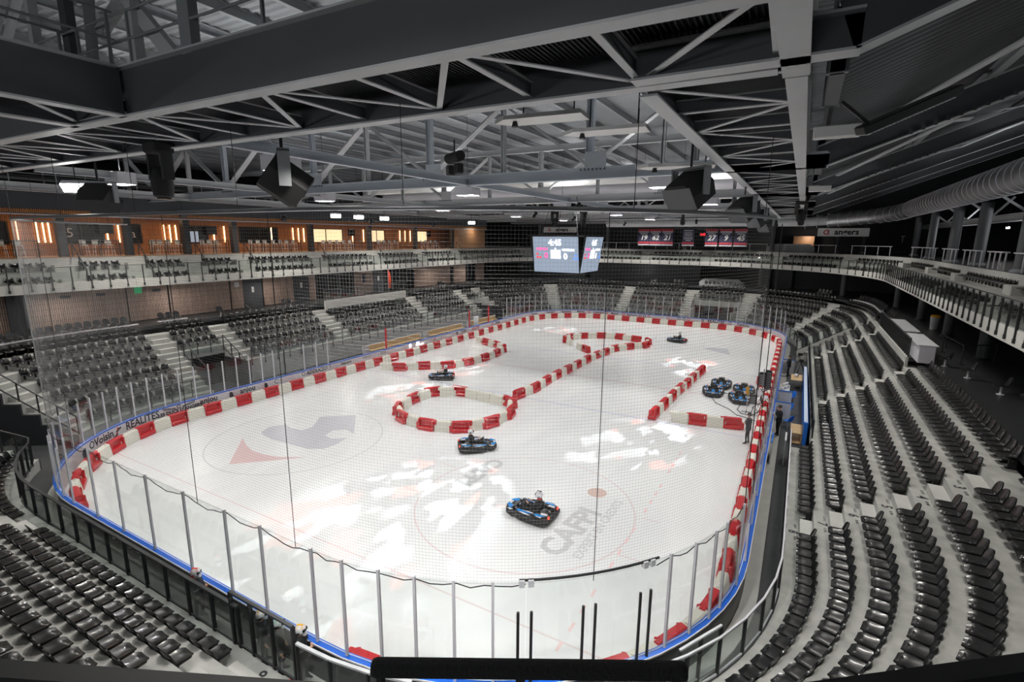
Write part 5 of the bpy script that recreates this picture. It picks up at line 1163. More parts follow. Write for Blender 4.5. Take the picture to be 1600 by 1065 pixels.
# ------------------------------------------------------------------ people
def skin_body(joints, edges, fingers=True):
    """joints: name -> ((x,y,z), radius); one continuous skinned surface"""
    names = list(joints); idx = {n: i for i, n in enumerate(names)}
    me = bpy.data.meshes.new('body'); me.from_pydata([joints[n][0] for n in names], [(idx[a], idx[b]) for a, b in edges], [])
    o = bpy.data.objects.new('body', me); COL.objects.link(o)
    o.modifiers.new('s', 'SKIN'); sk = me.skin_vertices[0].data
    for n in names: r = joints[n][1]; sk[idx[n]].radius = (r, r) if not isinstance(r, tuple) else r
    sk[idx['pelvis']].use_root = True
    su = o.modifiers.new('u', 'SUBSURF'); su.levels = 1; su.render_levels = 1
    dg = bpy.context.evaluated_depsgraph_get(); m2 = bpy.data.meshes.new_from_object(o.evaluated_get(dg)); bpy.data.objects.remove(o); bpy.data.meshes.remove(me)
    return m2
def person(loc, rz_, label, arms='down', legs='stand', helmet=None, top='cloth', bottom='cloth', shoe='black', h=1.75, hair='hair', lean=0, collar=None, group=None, hold=None):
    s = h/1.75; P = thing('person', label, 'person', loc, rz_, group)
    J = {}; E = []
    def j(n, p, r, link=None):
        J[n] = ((p[0]*s, p[1]*s, p[2]*s), r*s if not isinstance(r, tuple) else (r[0]*s, r[1]*s))
        if link: E.append((link, n))
    # +x is forward
    if legs == 'stand': pz = .93; px = 0
    else: pz = .26; px = -.18
    ln = lean if legs == 'stand' else -.18
    tx = lambda q: px+ln*q
    j('pelvis', (px, 0, pz), (.115, .16)); j('waist', (tx(.18), 0, pz+.17), (.10, .145), 'pelvis'); j('chest', (tx(.40), 0, pz+.37), (.12, .175), 'waist'); j('neckbase', (tx(.52), 0, pz+.52), .075, 'chest'); j('neck', (tx(.58)+.01, 0, pz+.585), .055, 'neckbase'); hx = tx(.66)+.03
    j('jaw', (hx, 0, pz+.65), (.072, .066), 'neck'); j('skull', (hx-.005, 0, pz+.745), (.098, .080), 'jaw'); j('crown', (hx-.01, 0, pz+.80), (.06, .055), 'skull')
    for sd, sg in (('l', 1), ('r', -1)):
        sh = (tx(.48), sg*.19, pz+.47); j(sd+'sh', sh, .072, 'neckbase')
        if arms == 'down': el = (sh[0]-.02, sg*.25, sh[2]-.28); wr = (sh[0]+.07, sg*.25, sh[2]-.52); hd = (wr[0]+.03, sg*.245, wr[2]-.09)
        elif arms == 'front': el = (sh[0]+.04, sg*.25, sh[2]-.27); wr = (sh[0]+.24, sg*.10, sh[2]-.22); hd = (wr[0]+.07, sg*.04, wr[2]+.01)
        elif arms == 'cross': el = (sh[0]+.06, sg*.23, sh[2]-.27); wr = (sh[0]+.20, -sg*.04, sh[2]-.20+.03*sg); hd = (wr[0]+.01, -sg*.13, wr[2]+.02)
        else: el = (sh[0]+.16, sg*.27, sh[2]-.17); wr = (sh[0]+.38, sg*.16, sh[2]-.14); hd = (wr[0]+.07, sg*.12, wr[2]+.02)     # steering
        j(sd+'el', el, .047, sd+'sh'); j(sd+'wr', wr, .034, sd+'el'); j(sd+'palm', hd, (.022, .040), sd+'wr')
        d = (Vector(hd)-Vector(wr)).normalized(); side = Vector((0, 1, 0)) if abs(d.y) < .7 else Vector((1, 0, 0)); side = (side-d*side.dot(d)).normalized(); nrm = d.cross(side)
        for q, (off, L) in enumerate(((-.030, .060), (-.010, .072), (.010, .068), (.029, .052))):
            a = Vector(hd)+side*off+d*.035; b = a+d*L*.5+nrm*.012; c = b+d*L*.35+nrm*.03
            j('%sf%da' % (sd, q), a, .0095, sd+'palm'); j('%sf%db' % (sd, q), b, .0085, '%sf%da' % (sd, q)); j('%sf%dc' % (sd, q), c, .007, '%sf%db' % (sd, q))
        a = Vector(hd)-side*.035*sg-d*.01+nrm*.01; j(sd+'t1', a, .011, sd+'palm'); j(sd+'t2', a-side*.02*sg+d*.035+nrm*.02, .009, sd+'t1')
        if legs == 'stand':
            st = .06 if sd == 'l' else -.03
            j(sd+'hip', (px, sg*.095, pz-.06), .092, 'pelvis'); j(sd+'kn', (.02+st*.5, sg*.105, .50), .058, sd+'hip'); j(sd+'an', (st*.8-.02, sg*.11, .09), .042, sd+'kn'); j(sd+'toe', (st*.8+.15, sg*.13, .035), .034, sd+'an'); j(sd+'heel', (st*.8-.05, sg*.11, .04), .034, sd+'an')
        else:
            j(sd+'hip', (px+.06, sg*.10, pz+.0), .090, 'pelvis'); j(sd+'kn', (px+.46, sg*.20, pz+.20), .060, sd+'hip'); j(sd+'an', (px+.84, sg*.16, .20), .042, sd+'kn'); j(sd+'toe', (px+.94, sg*.16, .30), .034, sd+'an')
    me = skin_body(J, E)
    for m in (top, bottom, 'skin', shoe): me.materials.append(M[m])
    seg = [(Vector(J[a][0]), Vector(J[b][0]), b) for a, b in E]
    mi = []
    for p in me.polygons:
        c = Vector(p.center); best = None
        for a, b, n in seg:
            ab = b-a; u = max(0, min(1, (c-a).dot(ab)/ab.length_squared)); dd = (a+ab*u-c).length
            if best is None or dd < best[0]: best = (dd, n)
        n = best[1]
        mi.append(2 if n in ('neck', 'jaw', 'skull', 'crown') or 'palm' in n or n[1] in 'ft' and n[1:] != 'toe' else 3 if n[1:] in ('toe', 'heel') else 1 if n[1:] in ('hip', 'kn', 'an') else 0)
    me.polygons.foreach_set('material_index', mi); me.polygons.foreach_set('use_smooth', [True]*len(me.polygons)); me.name = 'body'
    obj('body', me, P)
    hc = Vector((hx*s, 0, (pz+.735)*s))
    if helmet:
        cA, cB = helmet
        mb = MB(); mb.sphere(hc+Vector((0, 0, .02)), .148*s, 18, 12, (1.08, .92, 1.0)); hm = mb.build('helmet', 'mkwhite', P, smooth=True)
        mb = MB(); mb.cbox(.05*s, .158*s, -.10*s, .10*s, -.01, .075, .02, T=Matrix.Translation(hc)); mb.build('visor', 'dark', hm)
        mb = MB(); mb.cbox(.06*s, .165*s, -.07*s, .07*s, -.125, -.03, .025, T=Matrix.Translation(hc)); mb.build('chin_guard', 'mkwhite', hm)
        for sg in (-1, 1):
            mb = MB()
            for k in range(6):
                a = -1.0+.42*k; b = a+.42
                for q, (e0, e1) in ((0, (.55, .95)),):
                    pts = []
                    for aa, ee in ((a, e0), (b, e0), (b, e1), (a, e1)):
                        pts.append(hc+Vector((0, 0, .02))+Vector((math.sin(aa)*math.cos(ee)*1.08, sg*math.cos(aa)*math.cos(ee)*.92*.98+sg*.0, math.sin(ee)))*(.1505*s))
                    if k % 3 != 2: mb.add(pts, [(0, 1, 2, 3)])
            mb.build('stripe', cA, hm)
            mb = MB(); mb.prism([(-.10, -.02), (.04, .02), (.0, -.06), (-.06, -.07)], .0, .008, T=Matrix.Translation(hc+Vector((0, sg*.128*s, 0))) @ Matrix.Rotation(PI/2, 4, 'X')); mb.build('side_flash', cB, hm)
        mb = MB(); mb.box(-.10*s, .08*s, -.03*s, .03*s, (.160*s), .172*s, T=Matrix.Translation(hc)); mb.build('crest_stripe', cA, hm)
    else:
        mb = MB(); mb.sphere(hc+Vector((-.018*s, 0, .03*s)), .106*s, 14, 8, (1, .86, .95)); mb.build('hair', hair, P, smooth=True)
        mb = MB()
        for sg in (-1, 1): mb.sphere(hc+Vector((.088*s, sg*.034*s, -.005)), .012*s, 8, 6)
        mb.build('eye', 'dark', P)
        mb = MB(); mb.prism([(.085, 0), (.122, -.045), (.085, -.05)], -.014, .014, T=Matrix.Translation(hc) @ Matrix.Rotation(PI/2, 4, 'X')); mb.build('nose', 'skin', P)
        mb = MB(); mb.box(.086*s, .094*s, -.025*s, .025*s, -.078*s, -.070*s, T=Matrix.Translation(hc)); mb.build('mouth', 'inkred', P)
        mb = MB()
        for sg in (-1, 1): mb.sphere(hc+Vector((-.01, sg*.084*s, -.015)), .024*s, 8, 6, (1, .4, 1.3))
        mb.build('ear', 'skin', P)
    if True:       # loose jacket over the torso, open at the neck
        mb = MB(); prof = [(.175, pz-(.12 if legs == 'stand' else .02)), (.185, pz), (.17, pz+.18), (.195, pz+.36), (.18, pz+.47), (.10, pz+.56)]
        mb.lathe([(r*s, z*s) for r, z in prof], 16, T=Matrix(((.78, 0, ln, (px-ln*pz)*s), (0, 1.06 if legs == 'stand' else 1.15, 0, 0), (0, 0, 1, 0), (0, 0, 0, 1)))); mb.build('jacket', top, P, smooth=True)
    if collar: mb = MB(); mb.lathe([(.09*s, 0), (.10*s, .05*s), (.075*s, .10*s)], 12, T=Matrix.Translation((tx(.54)*s, 0, (pz+.50)*s))); mb.build('scarf', collar, P, smooth=True)
    if hold: mb = MB(); mb.cbox(-.01, .01, -.12, .12, -.16, .16, .005, T=Matrix.Translation(((tx(.48)+.30)*s, .02, (pz+.30)*s)) @ Matrix.Rotation(.5, 4, 'Y')); mb.build('paper_sheet', 'white', P)
    return P
for i, lab in ((0, 'person driving the kart on the nearest ice circle in dark helmet and red scarf'), (1, 'person driving the kart in front of the barrier loop in white helmet'), (2, 'person driving the kart beside the left chicane in pale helmet'), (3, 'person driving the kart at the far end of the ice')):
    (x, y), rz_, _ = KARTS[i]; person((x-.06*math.cos(rz_), y-.06*math.sin(rz_), -.03), rz_, lab, 'steer', 'sit', ('ink', 'inkgrey') if i != 1 else ('orange', 'ink'), collar='inkred' if i == 0 else None)
person((14.5, 21.7, 0), PI-.2, 'person in dark jacket standing on the ice with folded arms by the last barrier', 'cross', 'stand', None, 'cloth2', 'cloth')
person((15.88, 23.9, 0), PI+.6, 'person in black jacket holding a white sheet behind the right boards', 'front', 'stand', None, 'cloth', 'cloth', h=1.78, hold=True)
person((16.05, 38.6, 0), PI, 'person in black clothes standing far along the right walkway', 'front', 'stand', None, 'cloth', 'cloth')
person((2.0, -.42, 0), .5, 'person with white and orange helmet waiting alone behind the near boards', 'front', 'stand', ('orange', 'inkred'), 'cloth2', 'cloth2', h=1.55)
person((5.05, -.50, 0), .9, 'person with yellow striped helmet waiting, left one of three', 'down', 'stand', ('yellow', 'ink'), 'cloth2', 'cloth2', h=1.5)
person((5.68, -.46, 0), .7, 'person with green striped helmet waiting, middle one of three', 'down', 'stand', ('green', 'ink'), 'cloth2', 'cloth2', h=1.5)
person((6.38, -.36, 0), .4, 'person with yellow and black helmet waiting, right one of three', 'front', 'stand', ('yellow', 'ink'), 'cloth', 'cloth2', h=1.55)
# ------------------------------------------------------------------ video cube
cube = thing('video_cube', 'hanging four sided video scoreboard showing 4:45 above the centre of the ice', 'scoreboard', (0, 30, 8.35))
H_ = 2.62
for q in range(4):
    a = q*PI/2; T = Matrix.Rotation(a, 4, 'Z'); tilt = .12
    mb = MB(); w_ = 1.84; vs = [T @ Vector(p) for p in ((-w_, -1.9, 0), (w_, -1.9, 0), (w_, -2.3, H_), (-w_, -2.3, H_), (-w_, -1.75, 0), (w_, -1.75, 0), (w_, -2.12, H_), (-w_, -2.12, H_))]
    mb.add(vs, [(4, 5, 6, 7), (0, 4, 7, 3), (1, 2, 6, 5), (3, 7, 6, 2), (0, 1, 5, 4)], 0); mb.add(vs[:4], [(0, 1, 2, 3)], 1); f_ = mb.build('screen_face', ['black', 'screen'], cube)
    up3 = Vector((0, -.4, H_)).normalized()
    def fr(x, z): p = T @ Vector((x, -1.9-.4*z/H_-.012, z)); return frame(p, T @ Vector((1, 0, 0)), T @ up3)
    text_obj('4:45', .62, 'scrwhite', fr(-.02, 2.18), f_, 'digits', bold=.02)
    text_obj('0', .62, 'scrpink', fr(-.78, 1.22), f_, 'digits', bold=.01); text_obj('0', .62, 'scrwhite', fr(.80, 1.18), f_, 'digits', bold=.02)
    text_obj('ICEPARC', .24, 'scrpink', fr(-1.10, 1.72), f_, 'lettering', bold=.008); text_obj('VISITEURS', .23, 'scrwhite', fr(1.02, 1.66), f_, 'lettering', bold=.008)
    for x, z, m in ((-1.5, 1.35, 'scrred'), (-1.5, 1.1, 'scrred'), (-1.28, 1.1, 'scrred'), (1.62, 1.3, 'scrblue'), (1.5, 1.05, 'scrblue'), (1.75, 1.05, 'scrblue')): mb = MB(); mb.box(-.08, .08, -.06, .06, 0, .006, T=fr(x, z)); mb.build('indicator', m, f_)
    mb = MB(); mb.box(-.40, .42, -.33, .33, 0, .006, T=fr(0, 1.34)); mb.box(-.06, .06, .33, .48, 0, .006, T=fr(0, 1.34)); mb.build('white_picture', 'scrwhite', f_)
mb = MB(); mb.box(-1.6, 1.6, -1.6, 1.6, .02, H_-.02); mb.build('core', 'black', cube)
mb = MB(); mb.box(-2.3, 2.3, -2.3, 2.3, H_, H_+.1); mb.build('top_frame', 'black', cube)
mb = MB()
for sx in (-1.5, 1.5):
    for sy in (-1.5, 1.5): mb.tube([(sx, sy, H_+.05), (sx*.6, sy*.6, 5.6)], .02, 5)
mb.build('cable', 'black', cube)
# ------------------------------------------------------------------ speakers, moving heads, floodlights
sp = thing('hanging_speaker', 'sp', 'speaker', (0, 0, -70))
mb = MB(); prof = [(-.38, -.30), (.38, -.30), (.46, .05), (.30, .34), (-.30, .34), (-.46, .05)]
mb.prism(prof, -.38, .34, T=Matrix.Rotation(PI/2, 4, 'X')); mb.build('cabinet', 'rubber', sp)
mb = MB(); mb.box(-.42, .42, .375, .395, -.26, .28); mb.build('grille', 'steeldk', sp)
mb = MB(); mb.box(-.50, -.46, -.1, .1, -.1, .52); mb.box(.46, .50, -.1, .1, -.1, .52); mb.box(-.5, .5, -.1, .1, .48, .53); mb.build('yoke', 'steel', sp)
mb = MB(); mb.tube([(0, 0, .5), (0, 0, 1.6)], .03, 6); mb.build('hanger', 'black', sp)
def tilt_mesh_children(o, ang):
    for c in list(o.children):
        if c.name.split('.')[0] not in ('yoke', 'hanger'): c.rotation_euler = (ang, 0, 0)
first_sp = [True]
def speaker(x, y, z, rz_, label, ang=-.6, sc=1.0, hang=.9):
    if first_sp[0]: o = sp; first_sp[0] = False; o.location = (x, y, z); o.rotation_euler = (0, 0, rz_); o['label'] = label
    else: o = copy_tree(sp, (x, y, z), rz_, label)
    tilt_mesh_children(o, ang); o.scale = (sc,)*3
    return o
speaker(3.05, 2.7, 12.35, -.6, 'large black loudspeaker hanging under the left part of the near catwalk', sc=1.55, hang=1.4)
speaker(-6.9, 2.3, 12.15, .6, 'black loudspeaker at the far left under the near catwalk', sc=1.2)
speaker(12.75, 10.1, 12.35, 2.6, 'largest black loudspeaker by the left edge of the right catwalk', sc=1.35, hang=.5)
speaker(13.5, 19.0, 12.2, 2.5, 'second black loudspeaker along the right catwalk', sc=1.25)
speaker(13.5, 27.5, 12.1, 2.4, 'third black loudspeaker along the right catwalk', sc=1.2)
speaker(13.5, 36.5, 12.0, 2.4, 'farthest black loudspeaker along the right catwalk', sc=1.3)
for i, y in enumerate((15.2, 24.0, 35.0, 46.0)):
    o = speaker(-25.5, y, 12.45, -PI/2, 'grey edged loudspeaker on the fascia of the boxes, %s' % ['nearest', 'second', 'third', 'farthest'][i], ang=-.9, sc=.55, hang=.5)
mh = thing('moving_head_light', 'mh', 'stage light', (0, 0, -70))
mb = MB(); mb.cbox(-.22, .22, -.18, .18, .52, .72, .03); mb.build('base', 'rubber', mh)
mb = MB(); mb.box(-.26, -.20, -.1, .1, .05, .55); mb.box(.20, .26, -.1, .1, .05, .55); mb.build('yoke', 'black', mh)
mb = MB(); mb.lathe([(.10, -.28), (.17, -.24), (.19, 0), (.15, .22), (.08, .28)], 14); mb.build('head', 'rubber', mh, smooth=True)
mb = MB(); mb.lathe([(.12, -.295), (.12, -.28)], 14); mb.build('lens', 'dark', mh)
mb = MB(); mb.tube([(0, 0, .7), (0, 0, 1.25)], .03, 6); mb.build('clamp', 'steel', mh)
mhs = [(.15, .95, 12.3, 'black moving stage light hanging under the near catwalk at the left', 1.5), (9.0, 14.2, 12.5, 'pair end stage light under the nearest truss', 1.0), (15.7, 30, 12.35, 'moving stage light under the right catwalk, nearer one', 1.3), (15.7, 38, 12.3, 'moving stage light under the right catwalk, farther one', 1.2), (-1.2, 30.2, 12.1, 'moving stage light above the video cube, left one', 1.2), (1.2, 30.2, 12.1, 'moving stage light above the video cube, right one', 1.2), (6.0, 43, 12.5, 'moving stage light beyond the video cube', 1.2)]
for i, (x, y, z, lab, sc) in enumerate(mhs):
    if i == 1: continue
    if i == 0: mh.location = (x, y, z); mh['label'] = lab; mh.scale = (sc,)*3
    else: o = copy_tree(mh, (x, y, z), .3*i, lab); o.scale = (sc,)*3
# black speaker bar with two square lamps (middle of the ceiling)
g = thing('lamp_bar', 'black horizontal box with two small square lamps hanging in front of the truss', 'lamp', (8.05, 4.0, 12.75)); g.rotation_euler = (0, 0, -.5)
mb = MB(); mb.tube([(-.36, 0, .12), (.36, 0, .12)], .13, 12); mb.build('bar', 'rubber', g)
for x in (-.24, .24): mb = MB(); mb.cbox(x-.11, x+.11, -.09, .09, -.30, -.06, .02); mb.build('lamp_head', 'rubber', g); mb = MB(); mb.box(x-.09, x+.09, -.095, -.085, -.28, -.08); mb.build('lens', 'dark', g)
mb = MB(); mb.tube([(0, 0, .2), (0, 0, .55)], .02, 5); mb.build('hanger', 'black', g)
fl = thing('floodlight', 'deep hooded floodlight over the rink, first counted from the near left', 'floodlight', (FLOODS[0][0], FLOODS[0][1], 13.0), 0, 'floodlights over the rink')
mb = MB()
for q in (-1, 1): mb.box(q*.52-.02, q*.52+.02, -.38, .38, 0, .50); mb.box(-.54, .54, q*.36-.02, q*.36+.02, 0, .50)
mb.build('hood', 'alu', fl)
for q in (-.2, .2): mb = MB(); mb.box(-.44, .44, q-.12, q+.12, .36, .44); mb.build('lamp_bar', 'ledwhite', fl)
mb = MB(); mb.beam((-.5, 0, .5), (.5, 0, .5), .04, .04); mb.tube([(0, 0, .5), (0, 0, 1.2)], .02, 5); mb.tube([(0, 0, 1.2), (0, 0, 4.1)], .012, 5); mb.build('bracket', 'black', fl)
for q, (x, y) in enumerate(FLOODS[1:]): copy_tree(fl, (x, y, 13.0), 0, 'deep hooded floodlight over the rink, %s counted from the near left' % ordn(q+2))
for i, (x, y, z) in enumerate(((-7.6, 1.9, 12.6), (-20.4, 25.5, 12.72), (-20.4, 28.2, 12.72), (-20.4, 31.6, 12.72), (-20.4, 47, 12.75))):
    g = thing('tilted_floodlight', 'bright tilted white floodlight on the left, %s of five' % ['first', 'second', 'third', 'fourth', 'last'][i], 'floodlight', (x, y, z)); rr3 = (0, math.radians(35), math.radians(-40) if i else -.9)
    mb = MB(); mb.cbox(-.12, .12, -.45, .45, -.2, .2, .03); mb.build('housing', 'alu', g).rotation_euler = rr3; mb = MB(); mb.box(.12, .135, -.42, .42, -.17, .17); mb.build('lens', 'ledwhite', g).rotation_euler = rr3; mb = MB(); mb.tube([(0, 0, .0), (0, 0, 4.75)], .02, 5); mb.build('bracket', 'black', g)
g = thing('ribbed_floodlight', 'unlit ribbed floodlight panel tilted beside the right girder', 'floodlight', (17.35, 3.9, 12.95)); g.rotation_euler = (.15, -.42, .35)
mb = MB(); mb.cbox(-.75, .75, -.17, .17, -.05, .10, .02); mb.build('housing', 'black', g)
for k in range(22): mb = MB(); mb.box(-.66+.06*k, -.63+.06*k, -.13, .13, -.07, -.05); mb.build('rib', 'alu', g)
mb = MB(); mb.tube([(-.6, 0, .1), (-.9, 0, .6)], .03, 6); mb.build('bracket', 'black', g)
for i, (x, y, z, rz_) in enumerate(((9.6, 5.6, 13.9, .1), (10.6, 7.9, 13.9, .1), (12.0, 11.0, 13.2, .2))):
    g = thing('white_shade_panel', 'white tapered shade panel under the roof left of the right catwalk, %s' % ['nearest', 'middle', 'farthest'][i], 'panel', (x, y, z), rz_)
    mb = MB(); mb.prism([(-1.25, 0), (-.8, -.42), (1.3, -.42), (1.3, .42), (-.8, .42)], 0, .10); mb.build('panel', 'white', g); mb = MB(); mb.tube([(-.6, -.1, -.14), (-.6, -.1, 0)], [.10, .06], 8); mb.build('knob', 'black', g); mb = MB(); mb.tube([(-.4, 0, .08), (-.4, 0, 3.4)], .02, 5); mb.tube([(1, 0, .08), (1, 0, 3.4)], .02, 5); mb.build('hanger', 'black', g)
for i, y in enumerate((5.9, 19.5)):
    g = thing('white_bracket_box', 'small white box fixed to the right roof girder, %s' % ['nearer', 'farther'][i], 'box', (16.4, y, 12.95)); mb = MB(); mb.cbox(-.4, .45, -.13, .13, 0, .24, .02); mb.build('case', 'white', g); mb = MB(); mb.box(.42, .6, -.08, .08, .02, .1); mb.build('tab', 'alu', g)
for i, x in enumerate((9.6, 12.6)):
    g = thing('catwalk_fill_lamp', 'added flat white floodlight out of view behind the near catwalk, the %s one' % ['left', 'right'][i], 'lamp', (x, -4.2, 13.6)); mb = MB(); mb.cbox(-.46, .46, -.26, .26, .02, .12, .02); mb.build('housing', 'alu', g); mb = MB(); mb.box(-.42, .42, -.22, .22, 0, .02); mb.build('lens', 'ledwhite', g); mb = MB(); mb.tube([(0, 0, .1), (0, 0, 3.75)], .02, 5); mb.build('bracket', 'black', g)  # housings for the added lamps that brighten the near ice
# ------------------------------------------------------------------ gobo projectors painting shards of light on the ice
def gobo(name, loc, target, ang, watts, seed):
    L = bpy.data.lights.new(name, 'SPOT'); L.energy = watts; L.spot_size = ang; L.spot_blend = .5; L.shadow_soft_size = .004; L.use_nodes = True
    nt = L.node_tree; em = nt.nodes['Emission']
    tc = nt.nodes.new('ShaderNodeTexCoord'); mp = nt.nodes.new('ShaderNodeMapping'); sxyz = nt.nodes.new('ShaderNodeSeparateXYZ'); cx = nt.nodes.new('ShaderNodeCombineXYZ')
    nt.links.new(tc.outputs['Normal'], sxyz.inputs[0])
    dv = []
    for ax in 'XY':
        d = nt.nodes.new('ShaderNodeMath'); d.operation = 'DIVIDE'; nt.links.new(sxyz.outputs[ax], d.inputs[0]); nt.links.new(sxyz.outputs['Z'], d.inputs[1]); nt.links.new(d.outputs[0], cx.inputs[ax])
    cx.inputs['Z'].default_value = seed
    v = nt.nodes.new('ShaderNodeTexVoronoi'); v.inputs['Scale'].default_value = 26; v.distance = 'MANHATTAN'; nt.links.new(cx.outputs[0], v.inputs['Vector'])
    sp_ = nt.nodes.new('ShaderNodeSeparateColor'); nt.links.new(v.outputs['Color'], sp_.inputs[0])
    cr = nt.nodes.new('ShaderNodeValToRGB'); cr.color_ramp.interpolation = 'CONSTANT'; e = cr.color_ramp.elements
    e[0].position = 0; e[0].color = (0, 0, 0, 1); e[1].position = .50; e[1].color = (1.2, .28, .18, 1)
    n = e.new(.62); n.color = (0, 0, 0, 1); n = e.new(.68); n.color = (.9, .95, 1, 1); n = e.new(.86); n.color = (1.5, 1.55, 1.6, 1)
    nt.links.new(sp_.outputs[0], cr.inputs[0]); nt.links.new(cr.outputs[0], em.inputs['Color'])
    o = bpy.data.objects.new(name, L); COL.objects.link(o); o.location = loc
    o.rotation_euler = (Vector(target)-Vector(loc)).to_track_quat('-Z', 'Y').to_euler()
for i, (loc, tg, ang, w_) in enumerate((((4, 22, 12.6), (3.0, 6.9, 0), .50, 10500), ((12.6, 33, 12.4), (9.3, 19.2, 0), .36, 10000), ((6, 50, 12.5), (8.6, 38.4, 0), .34, 9500), ((-4, 57, 12.5), (-8.9, 48.0, 0), .34, 7500), ((-3, 30, 12.5), (-7.4, 20.2, 0), .34, 7500), ((-3, 38, 12.5), (-8.6, 26.5, 0), .32, 6500))):
    gobo('pattern_projector', loc, tg, ang, w_, i*3.7)
    g = thing('pattern_projector', 'black pattern projector aimed at the ice, %s one' % ['nearest', 'right middle', 'far right', 'farthest left', 'central left', 'upper left'][i], 'projector', loc, 0, 'pattern projectors'); d = (Vector(tg)-Vector(loc)).normalized()
    mb = MB(); mb.tube([-d*.5, -d*.02], .12, 10); mb.build('barrel', 'rubber', g); mb = MB(); mb.tube([-d*.3, Vector((0, 0, .7))], .02, 5); mb.build('bracket', 'black', g)
# ------------------------------------------------------------------ benches, tables and gear beside the rink
for y0, y1, w_ in ((25.2, 32.2, 'nearest'), (33.6, 39.6, 'middle'), (41.5, 46.8, 'farthest')):
    b = thing('team_bench', 'long light plywood bench behind the left boards, the %s one' % w_, 'bench', (-16.6, (y0+y1)/2, 0)); L = (y1-y0)/2
    mb = MB(); mb.cbox(-.20, .22, -L, L, .86, .94, .015); mb.build('seat_board', 'bench', b); mb = MB(); mb.cbox(-.26, -.2, -L, L, .94, 1.35, .015); mb.build('back_board', 'bench', b)
    for q in (-.95, 0, .95): mb = MB(); mb.box(-.18, .18, q*L-.04, q*L+.04, 0, .86); mb.build('leg', 'steel2', b)
    d = thing('bench_divider', 'white panel behind the plywood bench, the %s one' % w_, 'panel', (-17.1, (y0+y1)/2, 0)); mb = MB(); mb.cbox(-.03, .03, -L-.5, L+.5, 0, 1.25, .01); mb.build('panel', 'whiteboard', d); mb = MB(); mb.box(-.05, .05, -L-.5, L+.5, 1.25, 1.3); mb.build('cap', 'alu', d)
p = thing('white_notice_board', 'blank white board standing behind the left boards between two red poles', 'board', (-15.95, 41.2, 0)); mb = MB(); mb.cbox(-.03, .03, -.45, .45, .9, 2.0, .01); mb.build('panel', 'white', p); mb = MB(); mb.box(-.03, .03, -.4, -.34, 0, .9); mb.box(-.03, .03, .34, .4, 0, .9); mb.build('leg', 'alu', p)
# right walkway: partitions, table, chairs, plywood box, blue board
def panel(x, y0, y1, z1, m, name, label, cat='panel', th=.03, ydir=True):
    g = thing(name, label, cat, (x, (y0+y1)/2, 0)); L = (y1-y0)/2
    mb = MB()
    if ydir: mb.cbox(-th, th, -L, L, .02, z1, .008)
    else: mb.cbox(-L, L, -th, th, .02, z1, .008)
    mb.build('panel', m, g); mb = MB()
    if ydir: mb.box(-th-.01, th+.01, -L, L, z1, z1+.05)
    else: mb.box(-L, L, -th-.01, th+.01, z1, z1+.05)
    mb.build('cap', 'bluelt' if m == 'whiteboard' else 'alu', g); return g
for y, lab in ((26.6, 'white blue capped partition across the right walkway, nearest'), (29.3, 'white blue capped partition across the right walkway, middle'), (39.4, 'white blue capped partition across the right walkway, farthest')): panel(16.0, y-.42, y+.42, 1.2, 'whiteboard', 'walkway_partition', lab, ydir=False)
panel(15.72, 19.4, 20.8, 1.15, 'whiteboard', 'gate_leaf', 'open white gate leaf behind the right boards', 'gate')
panel(16.30, 19.6, 20.8, 1.3, 'steel', 'gate_leaf', 'open grey gate leaf with blue top by the right balustrade', 'gate')
bb = thing('blue_strip_board', 'long glowing blue board on the edge of the first right row', 'board', (17.18, 29.8, 0)); mb = MB(); mb.cbox(-.10, .10, -7, 7, 0, 1.36, .02); mb.build('body', 'bluelt', bb); mb = MB(); mb.box(-.11, -.02, -6.9, 6.9, 1.36, 1.40); mb.build('light_strip', 'screen', bb)
mb = MB(); mb.box(.0, .06, -6.9, 6.9, 1.36, 1.38); mb.build('white_strip', 'white', bb)
def table(x, y, z, sx, sy, m, label, h=.74):
    t = thing('table', label, 'table', (x, y, z)); mb = MB(); mb.cbox(-sx/2, sx/2, -sy/2, sy/2, h-.04, h, .01); mb.build('top', m, t)
    for a in (-1, 1):
        for b in (-1, 1): mb = MB(); mb.tube([(a*(sx/2-.06), b*(sy/2-.06), 0), (a*(sx/2-.06), b*(sy/2-.06), h-.04)], .02, 6); mb.build('leg', 'steel', t)
    return t
table(15.95, 32.0, 0, .62, 2.0, 'white', 'white table with helmets behind the right boards')
table(16.65, 35.6, .0, .75, 1.9, 'bench', 'light wooden table with a helmet near the far right walkway')
def loose_helmet(x, y, z, m2, label):
    g = thing('helmet', label, 'helmet', (x, y, z)); mb = MB(); mb.sphere((0, 0, .13), .14, 16, 10, (1.1, .92, 1)); mb.build('shell', 'mkwhite', g, smooth=True); mb = MB(); mb.cbox(.06, .16, -.1, .1, .12, .19, .02); mb.build('visor', 'dark', g); mb = MB(); mb.box(-.12, .06, -.03, .03, .262, .275); mb.build('stripe', m2, g)
for i, (x, y, m2) in enumerate(((15.85, 31.3, 'yellow'), (16.05, 31.8, 'ink'), (15.9, 32.4, 'inkred'), (16.05, 32.8, 'ink'))): loose_helmet(x, y, .74, m2, 'helmet on the white table, %s from the near end' % ['first', 'second', 'third', 'fourth'][i])
loose_helmet(16.6, 35.7, .74, 'ink', 'white and black helmet on the wooden table')
